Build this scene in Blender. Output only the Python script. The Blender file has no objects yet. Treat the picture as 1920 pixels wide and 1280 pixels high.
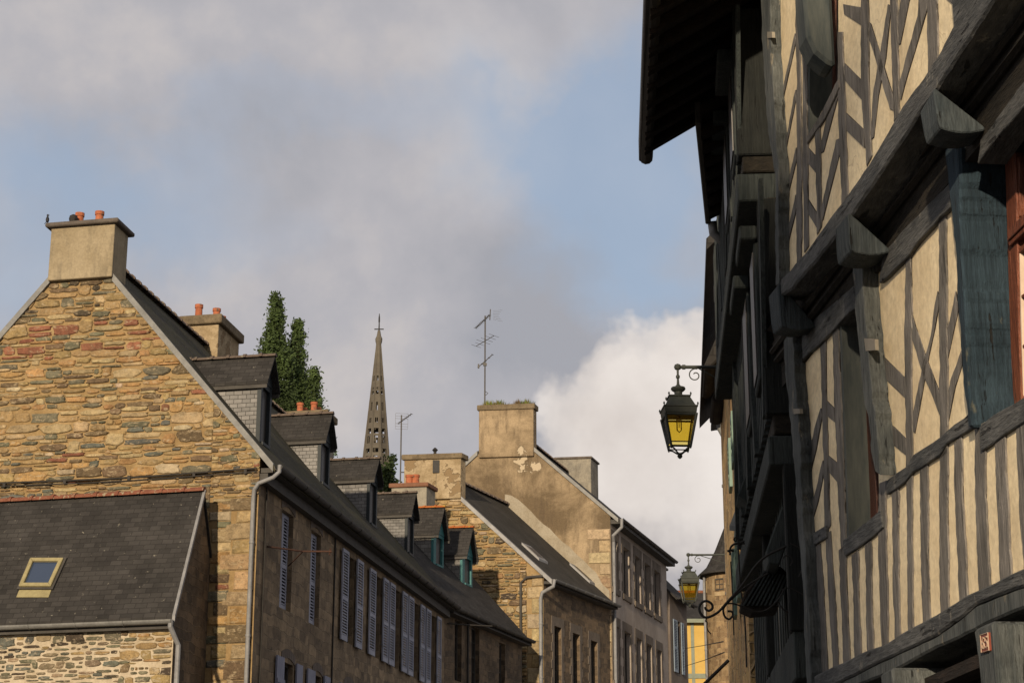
import bpy, bmesh, math, random
from mathutils import Vector, Matrix
V = Vector
rnd = random.Random(7)
S = bpy.context.scene
COL = S.collection
# ------------------------------------------------------------------ camera model
F = 3500.0; YH = 1670.0
PITCH = math.atan((YH-640)/F); CP, SP = math.cos(PITCH), math.sin(PITCH)
CAM = V((0, 0, 1.6))
def ray(px, py):
    u = (px-960)/F; w = (640-py)/F
    return V((u, CP-w*SP, SP+w*CP))
def head(vpx):
    r = ray(vpx, YH); r.z = 0
    return r.normalized()
def dep(px, py, d):
    r = ray(px, py); return CAM + r*(d/r.y)
def hitp(px, py, P, n):
    r = ray(px, py); return CAM + r*((P-CAM).dot(n)/r.dot(n))
def hitz(px, py, z):
    r = ray(px, py); return CAM + r*((z-CAM.z)/r.z)
UP = V((0, 0, 1))
# ------------------------------------------------------------------ mesh builder
class MB:
    def __init__(s): s.v = []; s.f = []; s.c = []
    def add(s, vs, fs, col=None):
        o = len(s.v); s.v += [V(p) for p in vs]
        for f in fs: s.f.append([o+i for i in f]); s.c.append(col)
    def face(s, vs, col=None): s.add(vs, [list(range(len(vs)))], col)
    def prism(s, pts, vec, col=None):
        n = len(pts); pts = [V(p) for p in pts]; vec = V(vec)
        s.add(pts+[p+vec for p in pts], [list(range(n)), list(range(2*n-1, n-1, -1))] +
              [[i, i+n, (i+1) % n+n, (i+1) % n] for i in range(n)], col)
    def box(s, o, a, b, c, col=None):
        o = V(o); a = V(a); b = V(b); s.prism([o, o+a, o+a+b, o+b], c, col)
    def cbox(s, ctr, x, y, z, col=None):
        ctr = V(ctr); s.box(ctr-V((x, y, z))/2, (x, 0, 0), (0, y, 0), (0, 0, z), col)
    def tube(s, pts, r, n=8, col=None, closed=False):
        pts = [V(p) for p in pts]; rs = r if isinstance(r, (list, tuple)) else [r]*len(pts)
        rings = []; N = len(pts); prev = None
        for i, p in enumerate(pts):
            if closed: t = pts[(i+1) % N]-pts[i-1]
            else: t = pts[min(i+1, N-1)]-pts[max(i-1, 0)]
            t = t.normalized()
            if prev is None: a = t.orthogonal().normalized()
            else:
                a = prev-t*prev.dot(t)
                a = a.normalized() if a.length > 1e-6 else t.orthogonal().normalized()
            prev = a; b = t.cross(a)
            rings.append([p+(a*math.cos(2*math.pi*k/n)+b*math.sin(2*math.pi*k/n))*rs[i] for k in range(n)])
        vs = [q for g in rings for q in g]; fs = []
        for i in range(N if closed else N-1):
            j = (i+1) % N
            for k in range(n): fs.append([i*n+k, i*n+(k+1) % n, j*n+(k+1) % n, j*n+k])
        if not closed: fs += [list(range(n))[::-1], [(N-1)*n+k for k in range(n)]]
        s.add(vs, fs, col)
    def lathe(s, c, prof, n=16, col=None, rot=0):
        c = V(c); vs = []; fs = []
        for r, z in prof:
            for k in range(n):
                a = 2*math.pi*k/n+rot; vs.append(c+V((r*math.cos(a), r*math.sin(a), z)))
        for i in range(len(prof)-1):
            for k in range(n): fs.append([i*n+k, i*n+(k+1) % n, (i+1)*n+(k+1) % n, (i+1)*n+k])
        fs.append(list(range(n))[::-1]); fs.append([(len(prof)-1)*n+k for k in range(n)])
        s.add(vs, fs, col)
    def build(s, name, mat, parent=None, smooth=False, bevel=0, recalc=True):
        org = parent.get('_org') if parent else None
        org = V(org) if org is not None else V((0, 0, 0))
        me = bpy.data.meshes.new(name)
        me.from_pydata([tuple(p-org) for p in s.v], [], s.f)
        bm = bmesh.new(); bm.from_mesh(me)
        if recalc: bmesh.ops.recalc_face_normals(bm, faces=bm.faces)
        uv = bm.loops.layers.uv.new('UVMap')
        for f in bm.faces:
            f.normal_update()
            n = f.normal
            u = UP.cross(n)
            u = V((1, 0, 0)) if u.length < .05 else u.normalized()
            if u.x < 0 or (abs(u.x) < .2 and u.y > 0): u = -u
            w = n.cross(u)
            if w.z < 0: w = -w
            for l in f.loops:
                p = l.vert.co+org; l[uv].uv = (p.dot(u), p.dot(w))
            f.smooth = smooth
        bm.to_mesh(me); bm.free()
        if any(c is not None for c in s.c):
            at = me.color_attributes.new('Col', 'FLOAT_COLOR', 'CORNER')
            for p in me.polygons:
                c = s.c[p.index] or (.5, .5, .5)
                for li in p.loop_indices: at.data[li].color = (c[0], c[1], c[2], 1)
        o = bpy.data.objects.new(name, me); COL.objects.link(o)
        if mat: me.materials.append(mat)
        if parent: o.parent = parent; o['_org'] = tuple(org)
        else: o['_org'] = (0, 0, 0)
        if bevel:
            b = o.modifiers.new('bevel', 'BEVEL'); b.width = bevel; b.segments = 1; b.limit_method = 'ANGLE'
        return o
def thing(name, label, cat, loc, group=None):
    o = bpy.data.objects.new(name, None); COL.objects.link(o); o.location = V(loc)
    o.empty_display_size = .3
    o['_org'] = tuple(loc); o['label'] = label; o['category'] = cat
    if group: o['group'] = group
    return o
def tag(o, label, cat, group=None):
    o['label'] = label; o['category'] = cat
    if group: o['group'] = group
    return o
# ------------------------------------------------------------------ materials
def srgb(r, g, b):
    f = lambda c: (c/255/12.92 if c/255 <= .04045 else ((c/255+.055)/1.055)**2.4)
    return (f(r), f(g), f(b))
class NT:
    def __init__(s, name):
        s.m = bpy.data.materials.new(name); s.m.use_nodes = True
        s.t = s.m.node_tree; s.t.nodes.clear()
        s.out = s.t.nodes.new('ShaderNodeOutputMaterial')
        s.b = s.t.nodes.new('ShaderNodeBsdfPrincipled')
        s.t.links.new(s.b.outputs[0], s.out.inputs[0])
        s.b.inputs['Specular IOR Level'].default_value = .3
    def n(s, typ, **kw):
        x = s.t.nodes.new('ShaderNode'+typ)
        for k, v in kw.items(): setattr(x, k, v)
        return x
    def L(s, a, b): s.t.links.new(a, b)
    def coords(s, kind='UV', scale=(1, 1, 1), rot=(0, 0, 0)):
        if kind == 'UV':
            x = s.n('UVMap'); o = x.outputs[0]
        elif kind == 'W':
            x = s.n('NewGeometry'); o = x.outputs['Position']
        mp = s.n('Mapping'); mp.inputs['Scale'].default_value = scale; mp.inputs['Rotation'].default_value = rot
        s.L(o, mp.inputs[0]); return mp.outputs[0]
    def noise(s, co, scale=5, detail=4, rough=.6, dist=0):
        x = s.n('TexNoise'); x.inputs['Scale'].default_value = scale; x.inputs['Detail'].default_value = detail
        x.inputs['Roughness'].default_value = rough; x.inputs['Distortion'].default_value = dist
        s.L(co, x.inputs['Vector']); return x
    def ramp(s, fac, stops, interp='LINEAR'):
        x = s.n('ValToRGB'); x.color_ramp.interpolation = interp
        e = x.color_ramp.elements
        while len(e) < len(stops): e.new(.5)
        for i, (p, c) in enumerate(stops):
            e[i].position = p; e[i].color = (c[0], c[1], c[2], 1) if not isinstance(c, (int, float)) else (c, c, c, 1)
        s.L(fac, x.inputs[0]); return x.outputs[0]
    def mix(s, fac, a, b, mode='MIX'):
        x = s.n('Mix', data_type='RGBA', blend_type=mode); x.clamp_factor = True
        for sock, v in ((x.inputs[0], fac), (x.inputs[6], a), (x.inputs[7], b)):
            if isinstance(v, (int, float)): sock.default_value = v
            elif isinstance(v, tuple): sock.default_value = (v[0], v[1], v[2], 1)
            else: s.L(v, sock)
        return x.outputs[2]
    def math(s, op, a, b=0.0, c=None):
        x = s.n('Math', operation=op)
        for i, v in enumerate((a, b) if c is None else (a, b, c)):
            if isinstance(v, (int, float)): x.inputs[i].default_value = v
            else: s.L(v, x.inputs[i])
        return x.outputs[0]
    def bump(s, h, dist=.01, strength=.6, normal=None):
        x = s.n('Bump'); x.inputs['Strength'].default_value = strength; x.inputs['Distance'].default_value = dist
        s.L(h, x.inputs['Height'])
        if normal: s.L(normal, x.inputs['Normal'])
        s.L(x.outputs[0], s.b.inputs['Normal']); return x.outputs[0]
    def fin(s, col=None, rough=.85, metal=0):
        if col is not None:
            if isinstance(col, tuple): s.b.inputs['Base Color'].default_value = (*col, 1)
            else: s.L(col, s.b.inputs['Base Color'])
        if isinstance(rough, (int, float)): s.b.inputs['Roughness'].default_value = rough
        else: s.L(rough, s.b.inputs['Roughness'])
        s.b.inputs['Metallic'].default_value = metal
        return s.m
def m_noisy(name, c1, c2, scale=6, rough=.85, bump=.006, aniso=(1, 1, 1), metal=0, spots=None):
    t = NT(name); co = t.coords('W', aniso)
    a = t.noise(co, scale, 6, .65); b = t.noise(co, scale*6, 4, .6)
    f = t.math('ADD', t.math('MULTIPLY', a.outputs[0], .7), t.math('MULTIPLY', b.outputs[0], .3))
    col = t.ramp(f, [(.36, c1), (.64, c2)])
    if spots:
        c = t.noise(co, spots[1], 3, .5)
        col = t.mix(t.ramp(c.outputs[0], [(spots[2], 0), (spots[2]+.05, 1)]), col, spots[0])
    t.bump(f, bump, .7)
    return t.fin(col, rough, metal)
def m_wood(name, c1, c2, axis='v', crack=.5, patch=None, rough=.9):
    t = NT(name)
    an = {'v': (12, 12, .8), 'h': (5, 1.2, 9)}[axis]
    co = t.coords('W', an); cw = t.coords('W')
    a = t.noise(co, 1.6, 8, .75, .1); g = t.noise(co, 2.6, 5, .62, .1); fi = t.noise(co, 7, 4, .7); p = t.noise(cw, 2.3, 5, .6)
    f = t.math('ADD', t.math('MULTIPLY', a.outputs[0], .55), t.math('MULTIPLY', p.outputs[0], .45))
    col = t.ramp(f, [(.36, c1), (.5, tuple((x+y)/2 for x, y in zip(c1, c2))), (.62, c2)])
    if patch:
        q = t.noise(t.coords('W', (3, 3, 1)), patch[1], 5, .7)
        col = t.mix(t.ramp(q.outputs[0], [(patch[2], 0), (patch[2]+.08, 1)]), col, patch[0])
    ck = t.ramp(g.outputs[0], [(.335, 1), (.375, 0)])
    col = t.mix(1, col, t.ramp(fi.outputs[0], [(.3, .6), (.7, 1.3)]), 'MULTIPLY')
    col = t.mix(t.math('MULTIPLY', ck, crack), col, (.012, .011, .010))
    h = t.math('SUBTRACT', t.math('MULTIPLY', fi.outputs[0], .8), ck)
    t.bump(h, .02, .9)
    return t.fin(col, rough)
def m_slate(name, c1, c2, mort, w=.22, h=.11, lichen=.66, lcol=(.3, .29, .24), moss=None, rough=.88, bump=.008):
    t = NT(name); co = t.coords('UV'); t.b.inputs['Specular IOR Level'].default_value = .12
    ns = t.noise(co, 3, 3); 
    vm = t.n('VectorMath', operation='ADD'); sc = t.n('VectorMath', operation='SCALE'); sc.inputs['Scale'].default_value = .02
    t.L(ns.outputs['Color'], sc.inputs[0]); t.L(co, vm.inputs[0]); t.L(sc.outputs[0], vm.inputs[1])
    br = t.n('TexBrick'); br.offset = .5; br.squash = 1
    br.inputs['Scale'].default_value = 1; br.inputs['Brick Width'].default_value = w; br.inputs['Row Height'].default_value = h
    br.inputs['Mortar Size'].default_value = .006; br.inputs['Mortar Smooth'].default_value = .3
    br.inputs['Color1'].default_value = (*c1, 1); br.inputs['Color2'].default_value = (*c2, 1); br.inputs['Mortar'].default_value = (*mort, 1)
    t.L(vm.outputs[0], br.inputs['Vector'])
    big = t.noise(co, .9, 6, .7)
    col = t.mix(1, br.outputs['Color'], t.ramp(big.outputs[0], [(.3, .65), (.7, 1.3)]), 'MULTIPLY')
    li = t.noise(co, 9, 4, .7)
    col = t.mix(t.ramp(li.outputs[0], [(lichen, 0), (lichen+.06, .8)]), col, lcol)
    if moss:
        mo = t.noise(co, 1.6, 7, .75)
        col = t.mix(t.ramp(mo.outputs[0], [(.42, 0), (.62, .75)]), col, moss)
    hh = t.math('ADD', t.math('MULTIPLY', br.outputs['Fac'], -1), t.math('MULTIPLY', li.outputs[0], .5))
    t.bump(hh, bump, .8)
    return t.fin(col, rough)
def m_rubble(name, cols, mortar, sx=3.2, sy=7.5, mw=.06, bump=.03, stain=.5):
    t = NT(name); co = t.coords('UV', (sx, sy, 1)); cu = t.coords('UV')
    ns = t.noise(co, 1.2, 4, .6)
    sc = t.n('VectorMath', operation='SCALE'); sc.inputs['Scale'].default_value = .5
    vm = t.n('VectorMath', operation='ADD'); t.L(ns.outputs['Color'], sc.inputs[0]); t.L(co, vm.inputs[0]); t.L(sc.outputs[0], vm.inputs[1])
    v1 = t.n('TexVoronoi', feature='F1', voronoi_dimensions='2D'); v2 = t.n('TexVoronoi', feature='DISTANCE_TO_EDGE', voronoi_dimensions='2D')
    for v in (v1, v2):
        v.inputs['Scale'].default_value = 1; v.inputs['Randomness'].default_value = .85; t.L(vm.outputs[0], v.inputs['Vector'])
    sp = t.n('SeparateColor'); t.L(v1.outputs['Color'], sp.inputs[0])
    n = len(cols)
    col = t.ramp(sp.outputs[0], [(i/n, c) for i, c in enumerate(cols)], 'CONSTANT')
    fine = t.noise(cu, 14, 6, .7)
    col = t.mix(1, col, t.ramp(fine.outputs[0], [(.25, .55), (.75, 1.4)]), 'MULTIPLY')
    edge = t.ramp(v2.outputs['Distance'], [(0, 0), (mw, 1)])
    col = t.mix(edge, mortar, col)
    big = t.noise(cu, .7, 6, .7)
    col = t.mix(1, col, t.ramp(big.outputs[0], [(.3, 1-stain), (.7, 1.15)]), 'MULTIPLY')
    h = t.math('ADD', edge, t.math('MULTIPLY', fine.outputs[0], .6))
    t.bump(h, bump, .9)
    return t.fin(col, .9)
def m_blocks(name, c1, c2, mort, w=.55, h=.27, stain=.5):
    t = NT(name); co = t.coords('UV'); ns = t.noise(co, 1.6, 4, .6)
    vm = t.n('VectorMath', operation='ADD'); sc = t.n('VectorMath', operation='SCALE'); sc.inputs['Scale'].default_value = .28
    t.L(ns.outputs['Color'], sc.inputs[0]); t.L(co, vm.inputs[0]); t.L(sc.outputs[0], vm.inputs[1])
    br = t.n('TexBrick'); br.offset = .42; br.squash = .7; br.squash_frequency = 3; br.offset_frequency = 2
    for k, v in (('Scale', 1), ('Brick Width', w), ('Row Height', h), ('Mortar Size', .012), ('Mortar Smooth', .6), ('Bias', -.1)): br.inputs[k].default_value = v
    br.inputs['Color1'].default_value = (*c1, 1); br.inputs['Color2'].default_value = (*c2, 1); br.inputs['Mortar'].default_value = (*mort, 1)
    t.L(vm.outputs[0], br.inputs['Vector'])
    a = t.noise(co, 1.1, 6, .7); b = t.noise(co, 7, 6, .75)
    col = t.mix(1, br.outputs['Color'], t.ramp(a.outputs[0], [(.3, 1-stain), (.7, 1.25)]), 'MULTIPLY')
    col = t.mix(1, col, t.ramp(b.outputs[0], [(.32, .5), (.45, 1), (.7, 1.3)]), 'MULTIPLY')
    t.bump(t.math('SUBTRACT', t.math('MULTIPLY', b.outputs[0], .7), br.outputs['Fac']), .02, .7)
    return t.fin(col, .92)
def m_stones(name, mort=(.33, .262, .165)):           # real relief stones carry their own colour
    t = NT(name); at = t.n('Attribute', attribute_name='Col'); cw = t.coords('W')
    a = t.noise(cw, 9, 6, .72); b = t.noise(cw, 38, 5, .7)
    col = t.mix(1, at.outputs['Color'], t.ramp(a.outputs[0], [(.28, .52), (.5, 1), (.74, 1.4)]), 'MULTIPLY')
    col = t.mix(1, col, t.ramp(b.outputs[0], [(.3, .72), (.7, 1.22)]), 'MULTIPLY')
    c = t.noise(cw, 2.1, 4, .6)
    col = t.mix(t.ramp(c.outputs[0], [(.55, 0), (.72, .45)]), col, (.075, .066, .036))
    sm = t.noise(t.coords('W', (1, 1, 2.4)), 6.5, 7, .78, .5)
    col = t.mix(t.ramp(sm.outputs[0], [(.54, 0), (.60, .8)]), col, mort)
    dk = t.noise(t.coords('W', (1, 1, 2.8)), 8, 6, .75, .3)
    col = t.mix(t.ramp(dk.outputs[0], [(.34, .65), (.40, 0)]), col, (.07, .053, .03))
    t.bump(t.math('ADD', a.outputs[0], t.math('MULTIPLY', b.outputs[0], .5)), .03, .9)
    return t.fin(col, .92)
def m_render(name, c1, c2, dark, peel=None, pc=None, scale=.8, bump=.01, pit=0, streak=.4, crack=0):
    t = NT(name); cw = t.coords('W'); cs = t.coords('W', (1, 1, .22))
    a = t.noise(cw, scale, 8, .68, .3); b = t.noise(cw, 22, 6, .7); s = t.noise(cs, 3.2, 6, .7)
    col = t.ramp(a.outputs[0], [(.40, c1), (.60, c2)])
    col = t.mix(t.math('MULTIPLY', t.ramp(s.outputs[0], [(.5, 0), (.7, 1)]), streak), col, dark)
    col = t.mix(1, col, t.ramp(b.outputs[0], [(.3, .82), (.7, 1.15)]), 'MULTIPLY')
    h = t.math('ADD', t.math('MULTIPLY', b.outputs[0], .6), a.outputs[0])
    if crack:
        wn_ = t.noise(cw, 3, 4, .6); sc = t.n('VectorMath', operation='SCALE'); sc.inputs['Scale'].default_value = .35; vm = t.n('VectorMath', operation='ADD')
        t.L(wn_.outputs['Color'], sc.inputs[0]); t.L(cw, vm.inputs[0]); t.L(sc.outputs[0], vm.inputs[1])
        vo = t.n('TexVoronoi', feature='DISTANCE_TO_EDGE'); vo.inputs['Scale'].default_value = 2.6; t.L(vm.outputs[0], vo.inputs['Vector'])
        mk = t.noise(cw, 1.3, 3, .5); ck = t.math('MULTIPLY', t.ramp(vo.outputs['Distance'], [(0, 1), (.012, 0)]), t.ramp(mk.outputs[0], [(.5, 0), (.58, crack)]))
        col = t.mix(ck, col, dark)
    if pit:
        p = t.noise(cw, 5, 6, .75); col = t.mix(t.ramp(p.outputs[0], [(.6, 0), (.7, pit)]), col, dark)
    if peel:
        p = t.noise(t.coords('W', (1, 1, 1)), peel[1], 6, .65); fac = p.outputs[0]
        for (c, r) in (pc or []):
            vd = t.n('VectorMath', operation='DISTANCE'); t.L(t.coords('W'), vd.inputs[0]); vd.inputs[1].default_value = c
            fac = t.math('ADD', fac, t.math('MAXIMUM', t.math('SUBTRACT', .26, t.math('MULTIPLY', vd.outputs['Value'], .26/r)), 0))
        m = t.ramp(fac, [(peel[2], 0), (peel[2]+.015, 1)])
        col = t.mix(m, col, peel[0]); h = t.math('SUBTRACT', h, m)
    t.bump(h, bump, .8)
    return t.fin(col, .93)
def m_glass(name, col=(.02, .03, .04), rough=.08):
    t = NT(name); n = t.noise(t.coords('W'), 2, 3); t.bump(n.outputs[0], .01, .2)
    t.b.inputs['Specular IOR Level'].default_value = .6
    return t.fin(col, rough)
M = {}
M['stones'] = m_stones('relief_stone'); M['stones_pale'] = m_stones('relief_stone_pale', (.37, .31, .22))
M['mortar'] = m_render('sandy_mortar', (.216, .144, .063), (.300, .210, .102), (.132, .090, .045), scale=2, bump=.03, streak=.3)
M['mortar_pale'] = m_render('pale_mortar', (.348, .288, .198), (.456, .390, .288), (.180, .144, .090), scale=2, bump=.03, streak=.2)
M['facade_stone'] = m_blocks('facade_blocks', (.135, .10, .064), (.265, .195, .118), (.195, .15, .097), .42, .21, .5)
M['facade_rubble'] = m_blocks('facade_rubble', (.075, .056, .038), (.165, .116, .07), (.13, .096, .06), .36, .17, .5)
M['ochre_rubble'] = m_rubble('ochre_rubble', [(.529, .345, .138), (.414, .287, .138), (.621, .414, .184), (.345, .230, .115), (.575, .345, .149)], (.644, .471, .253), 3.2, 6, .09, .03, .3)
M['tower_rubble'] = m_blocks('tower_rubble', (.15, .10, .055), (.27, .19, .10), (.29, .215, .125), .42, .2, .4)
M['slate'] = m_slate('dark_slate', (.028, .0265, .025), (.043, .0405, .038), (.026, .024, .023), lcol=(.26, .24, .19), lichen=.65)
M['slate_moss'] = m_slate('mossy_slate', (.034, .031, .025), (.046, .041, .033), (.018, .018, .013), moss=(.052, .05, .022), lichen=.7)
M['slate_smooth'] = m_slate('plain_slate', (.042, .039, .033), (.048, .044, .038), (.032, .03, .026), .3, .12, lichen=.78, bump=.005)
M['slate_wall'] = m_slate('hung_slate', (.167, .164, .158), (.229, .223, .214), (.056, .053, .050), .17, .085, lichen=.72, lcol=(.248, .236, .217), bump=.006)
M['slate_wall_plain'] = m_slate('smooth_hung_slate', (.149, .143, .133), (.198, .192, .180), (.074, .068, .062), .22, .12, lichen=.72, lcol=(.260, .248, .229), bump=.008)
M['zinc'] = m_noisy('zinc', (.160, .160, .160), (.248, .248, .248), 4, .6, .002, metal=.2)
M['zinc_dark'] = m_noisy('dull_zinc', (.12, .12, .115), (.2, .2, .19), 4, .6, .003, metal=.2)
M['gutter_dark'] = m_noisy('dark_gutter', (.035, .032, .028), (.06, .055, .048), 4, .7, .003)
M['terracotta'] = m_noisy('terracotta', (.238, .070, .032), (.392, .133, .063), 5, .9, .01, spots=((.140, .084, .056), 9, .6))
M['terracotta_dull'] = m_noisy('lichened_terracotta', (.12, .042, .024), (.2, .078, .045), 8, .9, .006, spots=((.24, .2, .13), 14, .60))
M['ridge_grey'] = m_noisy('grey_ridge_tile', (.075, .056, .045), (.128, .098, .075), 9, .9, .005, spots=((.225, .210, .150), 16, .64))
M['ridge_orange'] = m_noisy('mossy_orange_tile', (.280, .070, .021), (.350, .119, .028), 9, .9, .005, spots=((.385, .266, .035), 5, .6))
M['stack_render'] = m_render('grey_beige_render', (.223, .180, .112), (.285, .236, .155), (.124, .105, .074), scale=1.1, streak=.8, pit=.5)
M['stack_rough'] = m_render('rough_pale_render', (.240, .180, .102), (.372, .294, .186), (.120, .084, .048), peel=((.204, .144, .078), 1.6, .56), scale=1.6, bump=.04, pit=.6, streak=.35)
M['stack_cement'] = m_render('cement_render', (.161, .149, .124), (.260, .236, .186), (.087, .074, .056), scale=1.4, streak=.7)
M['cap'] = m_render('mossy_stone_cap', (.111, .085, .052), (.176, .137, .085), (.052, .042, .026), scale=3, bump=.04, pit=.7)
M['cap_dark'] = m_render('dark_cement_cap', (.084, .070, .059), (.119, .101, .084), (.049, .042, .035), scale=2, bump=.02)
M['quoin'] = m_render('cut_quoin_stone', (.300, .222, .120), (.372, .282, .168), (.180, .132, .078), scale=2.2, bump=.015)
M['dressed'] = m_render('dressed_granite', (.10, .082, .065), (.145, .12, .094), (.07, .057, .045), scale=2, bump=.01)
M['facade_d'] = m_render('grey_facade_render', (.27, .23, .195), (.34, .295, .25), (.18, .15, .125), scale=.9, bump=.008)
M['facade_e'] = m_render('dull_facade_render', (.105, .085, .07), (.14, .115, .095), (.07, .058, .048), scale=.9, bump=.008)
M['flashing'] = m_render('lime_flashing', (.2400, .2064, .1488), (.2976, .2640, .2016), (.1632, .1344, .0912), scale=1.5, bump=.02)
M['yellow'] = m_noisy('yellow_render', (.422, .273, .068), (.484, .329, .093), 2, .9, .003)
M['sage'] = m_noisy('grey_green_paint', (.156, .176, .130), (.208, .227, .176), 3, .8, .003)
M['shutter'] = m_noisy('grey_blue_shutter_paint', (.215, .228, .285), (.30, .312, .37), 3, .65, .003)
M['shutter_plank'] = m_noisy('blue_grey_plank_shutter', (.16, .17, .23), (.21, .22, .28), 3, .65, .003)
M['shutter_green'] = m_noisy('green_shutter_paint', (.10, .17, .14), (.17, .25, .2), 4, .6, .002)
M['shutter_dim'] = m_noisy('faded_blue_shutter', (.15, .19, .24), (.2, .25, .3), 4, .6, .002)
M['teal'] = m_noisy('teal_paint', (.03, .12, .125), (.045, .16, .16), 4, .55, .002)
M['navy'] = m_noisy('dark_dormer_paint', (.0120, .0168, .0192), (.0210, .0270, .0300), 4, .6, .002)
M['window_dark'] = m_glass('shaded_window_glass', (.022, .018, .014), .45)
M['glass_blue'] = m_glass('skylight_glass', (.03, .045, .08), .05)
M['recess'] = m_noisy('dark_recess', (.045, .036, .028), (.06, .05, .04), 4, .9, .003)
M['iron'] = m_noisy('black_iron', (.012, .011, .01), (.024, .021, .018), 8, .6, .002)
M['iron_lamp'] = m_noisy('green_black_lamp_iron', (.028, .033, .028), (.052, .057, .048), 10, .5, .003)
M['rust'] = m_noisy('rusty_iron', (.035, .016, .011), (.075, .035, .022), 8, .85, .003)
M['cable'] = m_noisy('black_cable', (.02, .018, .015), (.035, .03, .025), 8, .7, .001)
M['brass'] = m_noisy('ochre_skylight_frame', (.20, .17, .085), (.30, .26, .13), 8, .6, .002)
M['skyframe'] = m_noisy('grey_roof_window_metal', (.16, .16, .16), (.22, .22, .22), 8, .5, .002)
M['plaster'] = m_render('warm_cream_plaster', (.70, .565, .35), (.86, .725, .475), (.46, .36, .22), scale=1.3, bump=.008, streak=.4, pit=.3, crack=.6)
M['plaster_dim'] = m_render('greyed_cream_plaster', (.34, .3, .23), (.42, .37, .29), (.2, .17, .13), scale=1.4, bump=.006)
M['plaster_dark'] = m_render('dark_plaster', (.05, .045, .038), (.09, .08, .066), (.03, .027, .023), scale=1.4, bump=.006)  # near-black plaster for upper floors of the jettied fronts
M['timber'] = m_wood('weathered_grey_timber', (.0791, .0745, .0653), (.2438, .2245, .2006), 'v')
M['timber_h'] = m_wood('weathered_beam', (.0306, .0340, .0365), (.1428, .1428, .1351), 'h', .8, ((.2473, .2287, .1904), 3.2, .62))
M['timber_post'] = m_wood('painted_old_post', (.0352, .0432, .0456), (.1376, .1456, .1376), 'v', .7, ((.2392, .2120, .1568), 3, .6))
M['timber_blue'] = m_wood('blue_painted_post', (.009, .019, .028), (.03, .052, .070), 'v', .95, ((.10, .095, .065), 2.4, .60))
M['ridge_orange_dim'] = m_noisy('brown_brick_cap', (.13, .06, .035), (.2, .10, .06), 6, .9, .006)
M['board_blue'] = m_noisy('blue_grey_board', (.035, .045, .048), (.105, .112, .10), 1.2, .9, .006, (5, 5, .8))
M['timber_dark'] = m_wood('dark_timber', (.021, .028, .029), (.062, .071, .066), 'v', .6)  # very dark blue-green timber of the jettied fronts
M['timber_shaded'] = m_wood('shade_darkened_timber', (.008, .010, .010), (.024, .026, .023), 'v', .6)  # darker copy of the jetty timber, shade painted in for sunlit corners
M['gap'] = m_noisy('joint_shade', (.02, .016, .012), (.035, .028, .02), 9, .95, .002)  # colour paints the shade in the joints beside studs and braces
M['corbel'] = m_wood('carved_corbel', (.018, .027, .033), (.078, .09, .092), 'v', .9)
M['frame_brown'] = m_wood('dark_window_frame', (.06, .022, .014), (.12, .045, .027), 'v', .15, rough=.5)
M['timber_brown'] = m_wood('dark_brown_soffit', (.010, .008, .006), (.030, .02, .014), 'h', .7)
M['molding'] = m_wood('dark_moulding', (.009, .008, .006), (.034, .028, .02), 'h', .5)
M['frame_red'] = m_wood('red_brown_window_frame', (.1275, .0375, .0188), (.2250, .0750, .0375), 'v', .15, rough=.45)
M['sash'] = m_noisy('pale_sash_paint', (.55, .42, .32), (.68, .55, .44), 4, .5, .001)
M['sash_peg'] = m_noisy('new_wood', (.2, .18, .14), (.26, .235, .19), 9, .9, .002)
M['red_plate'] = m_noisy('red_enamel', (.150, .035, .020), (.240, .060, .035), 8, .45, .002)
M['plate_text'] = m_noisy('cream_enamel', (.36, .25, .17), (.46, .33, .24), 8, .45, .001)
M['asphalt'] = m_noisy('asphalt', (.04, .04, .04), (.07, .068, .065), 12, .9, .004)
M['paving'] = m_noisy('granite_paving', (.18, .165, .15), (.28, .26, .23), 3, .9, .004)
M['spire'] = m_noisy('spire_granite', (.075, .065, .051), (.120, .107, .083), .35, .95, .03)
M['bark'] = m_wood('poplar_bark', (.06, .045, .03), (.12, .1, .07), 'v', .4)
M['bird'] = m_noisy('black_feathers', (.008, .008, .01), (.02, .02, .025), 20, .6, .002)
M['antenna'] = m_noisy('antenna_metal', (.05, .048, .046), (.09, .085, .08), 20, .6, .001)
M['number'] = M['plate_text']
def m_leaf(name, lo, hi):
    t = NT(name); at = t.n('Attribute', attribute_name='Col')
    n = t.noise(t.coords('W'), .8, 4); col = t.mix(1, at.outputs['Color'], t.ramp(n.outputs[0], [(.3, .7), (.7, 1.3)]), 'MULTIPLY')
    tr = t.n('BsdfTranslucent'); t.L(col, tr.inputs[0]); mx = t.n('MixShader'); mx.inputs[0].default_value = .25
    t.fin(col, .7); t.L(t.b.outputs[0], mx.inputs[1]); t.L(tr.outputs[0], mx.inputs[2]); t.L(mx.outputs[0], t.out.inputs[0])
    return t.m
M['leaf'] = m_leaf('foliage', 0, 0)
def m_amber():
    t = NT('amber_glass'); tr = t.n('BsdfTransparent'); tr.inputs[0].default_value = (1, .84, .25, 1)
    tl = t.n('BsdfTranslucent'); tl.inputs[0].default_value = (.95, .6, .04, 1)
    mx = t.n('MixShader'); mx.inputs[0].default_value = .22; t.L(tr.outputs[0], mx.inputs[1]); t.L(tl.outputs[0], mx.inputs[2])
    gl = t.n('BsdfGlossy'); gl.inputs['Roughness'].default_value = .1
    fr = t.n('Fresnel'); m2 = t.n('MixShader'); t.L(fr.outputs[0], m2.inputs[0]); t.L(mx.outputs[0], m2.inputs[1]); t.L(gl.outputs[0], m2.inputs[2])
    t.L(m2.outputs[0], t.out.inputs[0]); return t.m
M['amber'] = m_amber()
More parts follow.
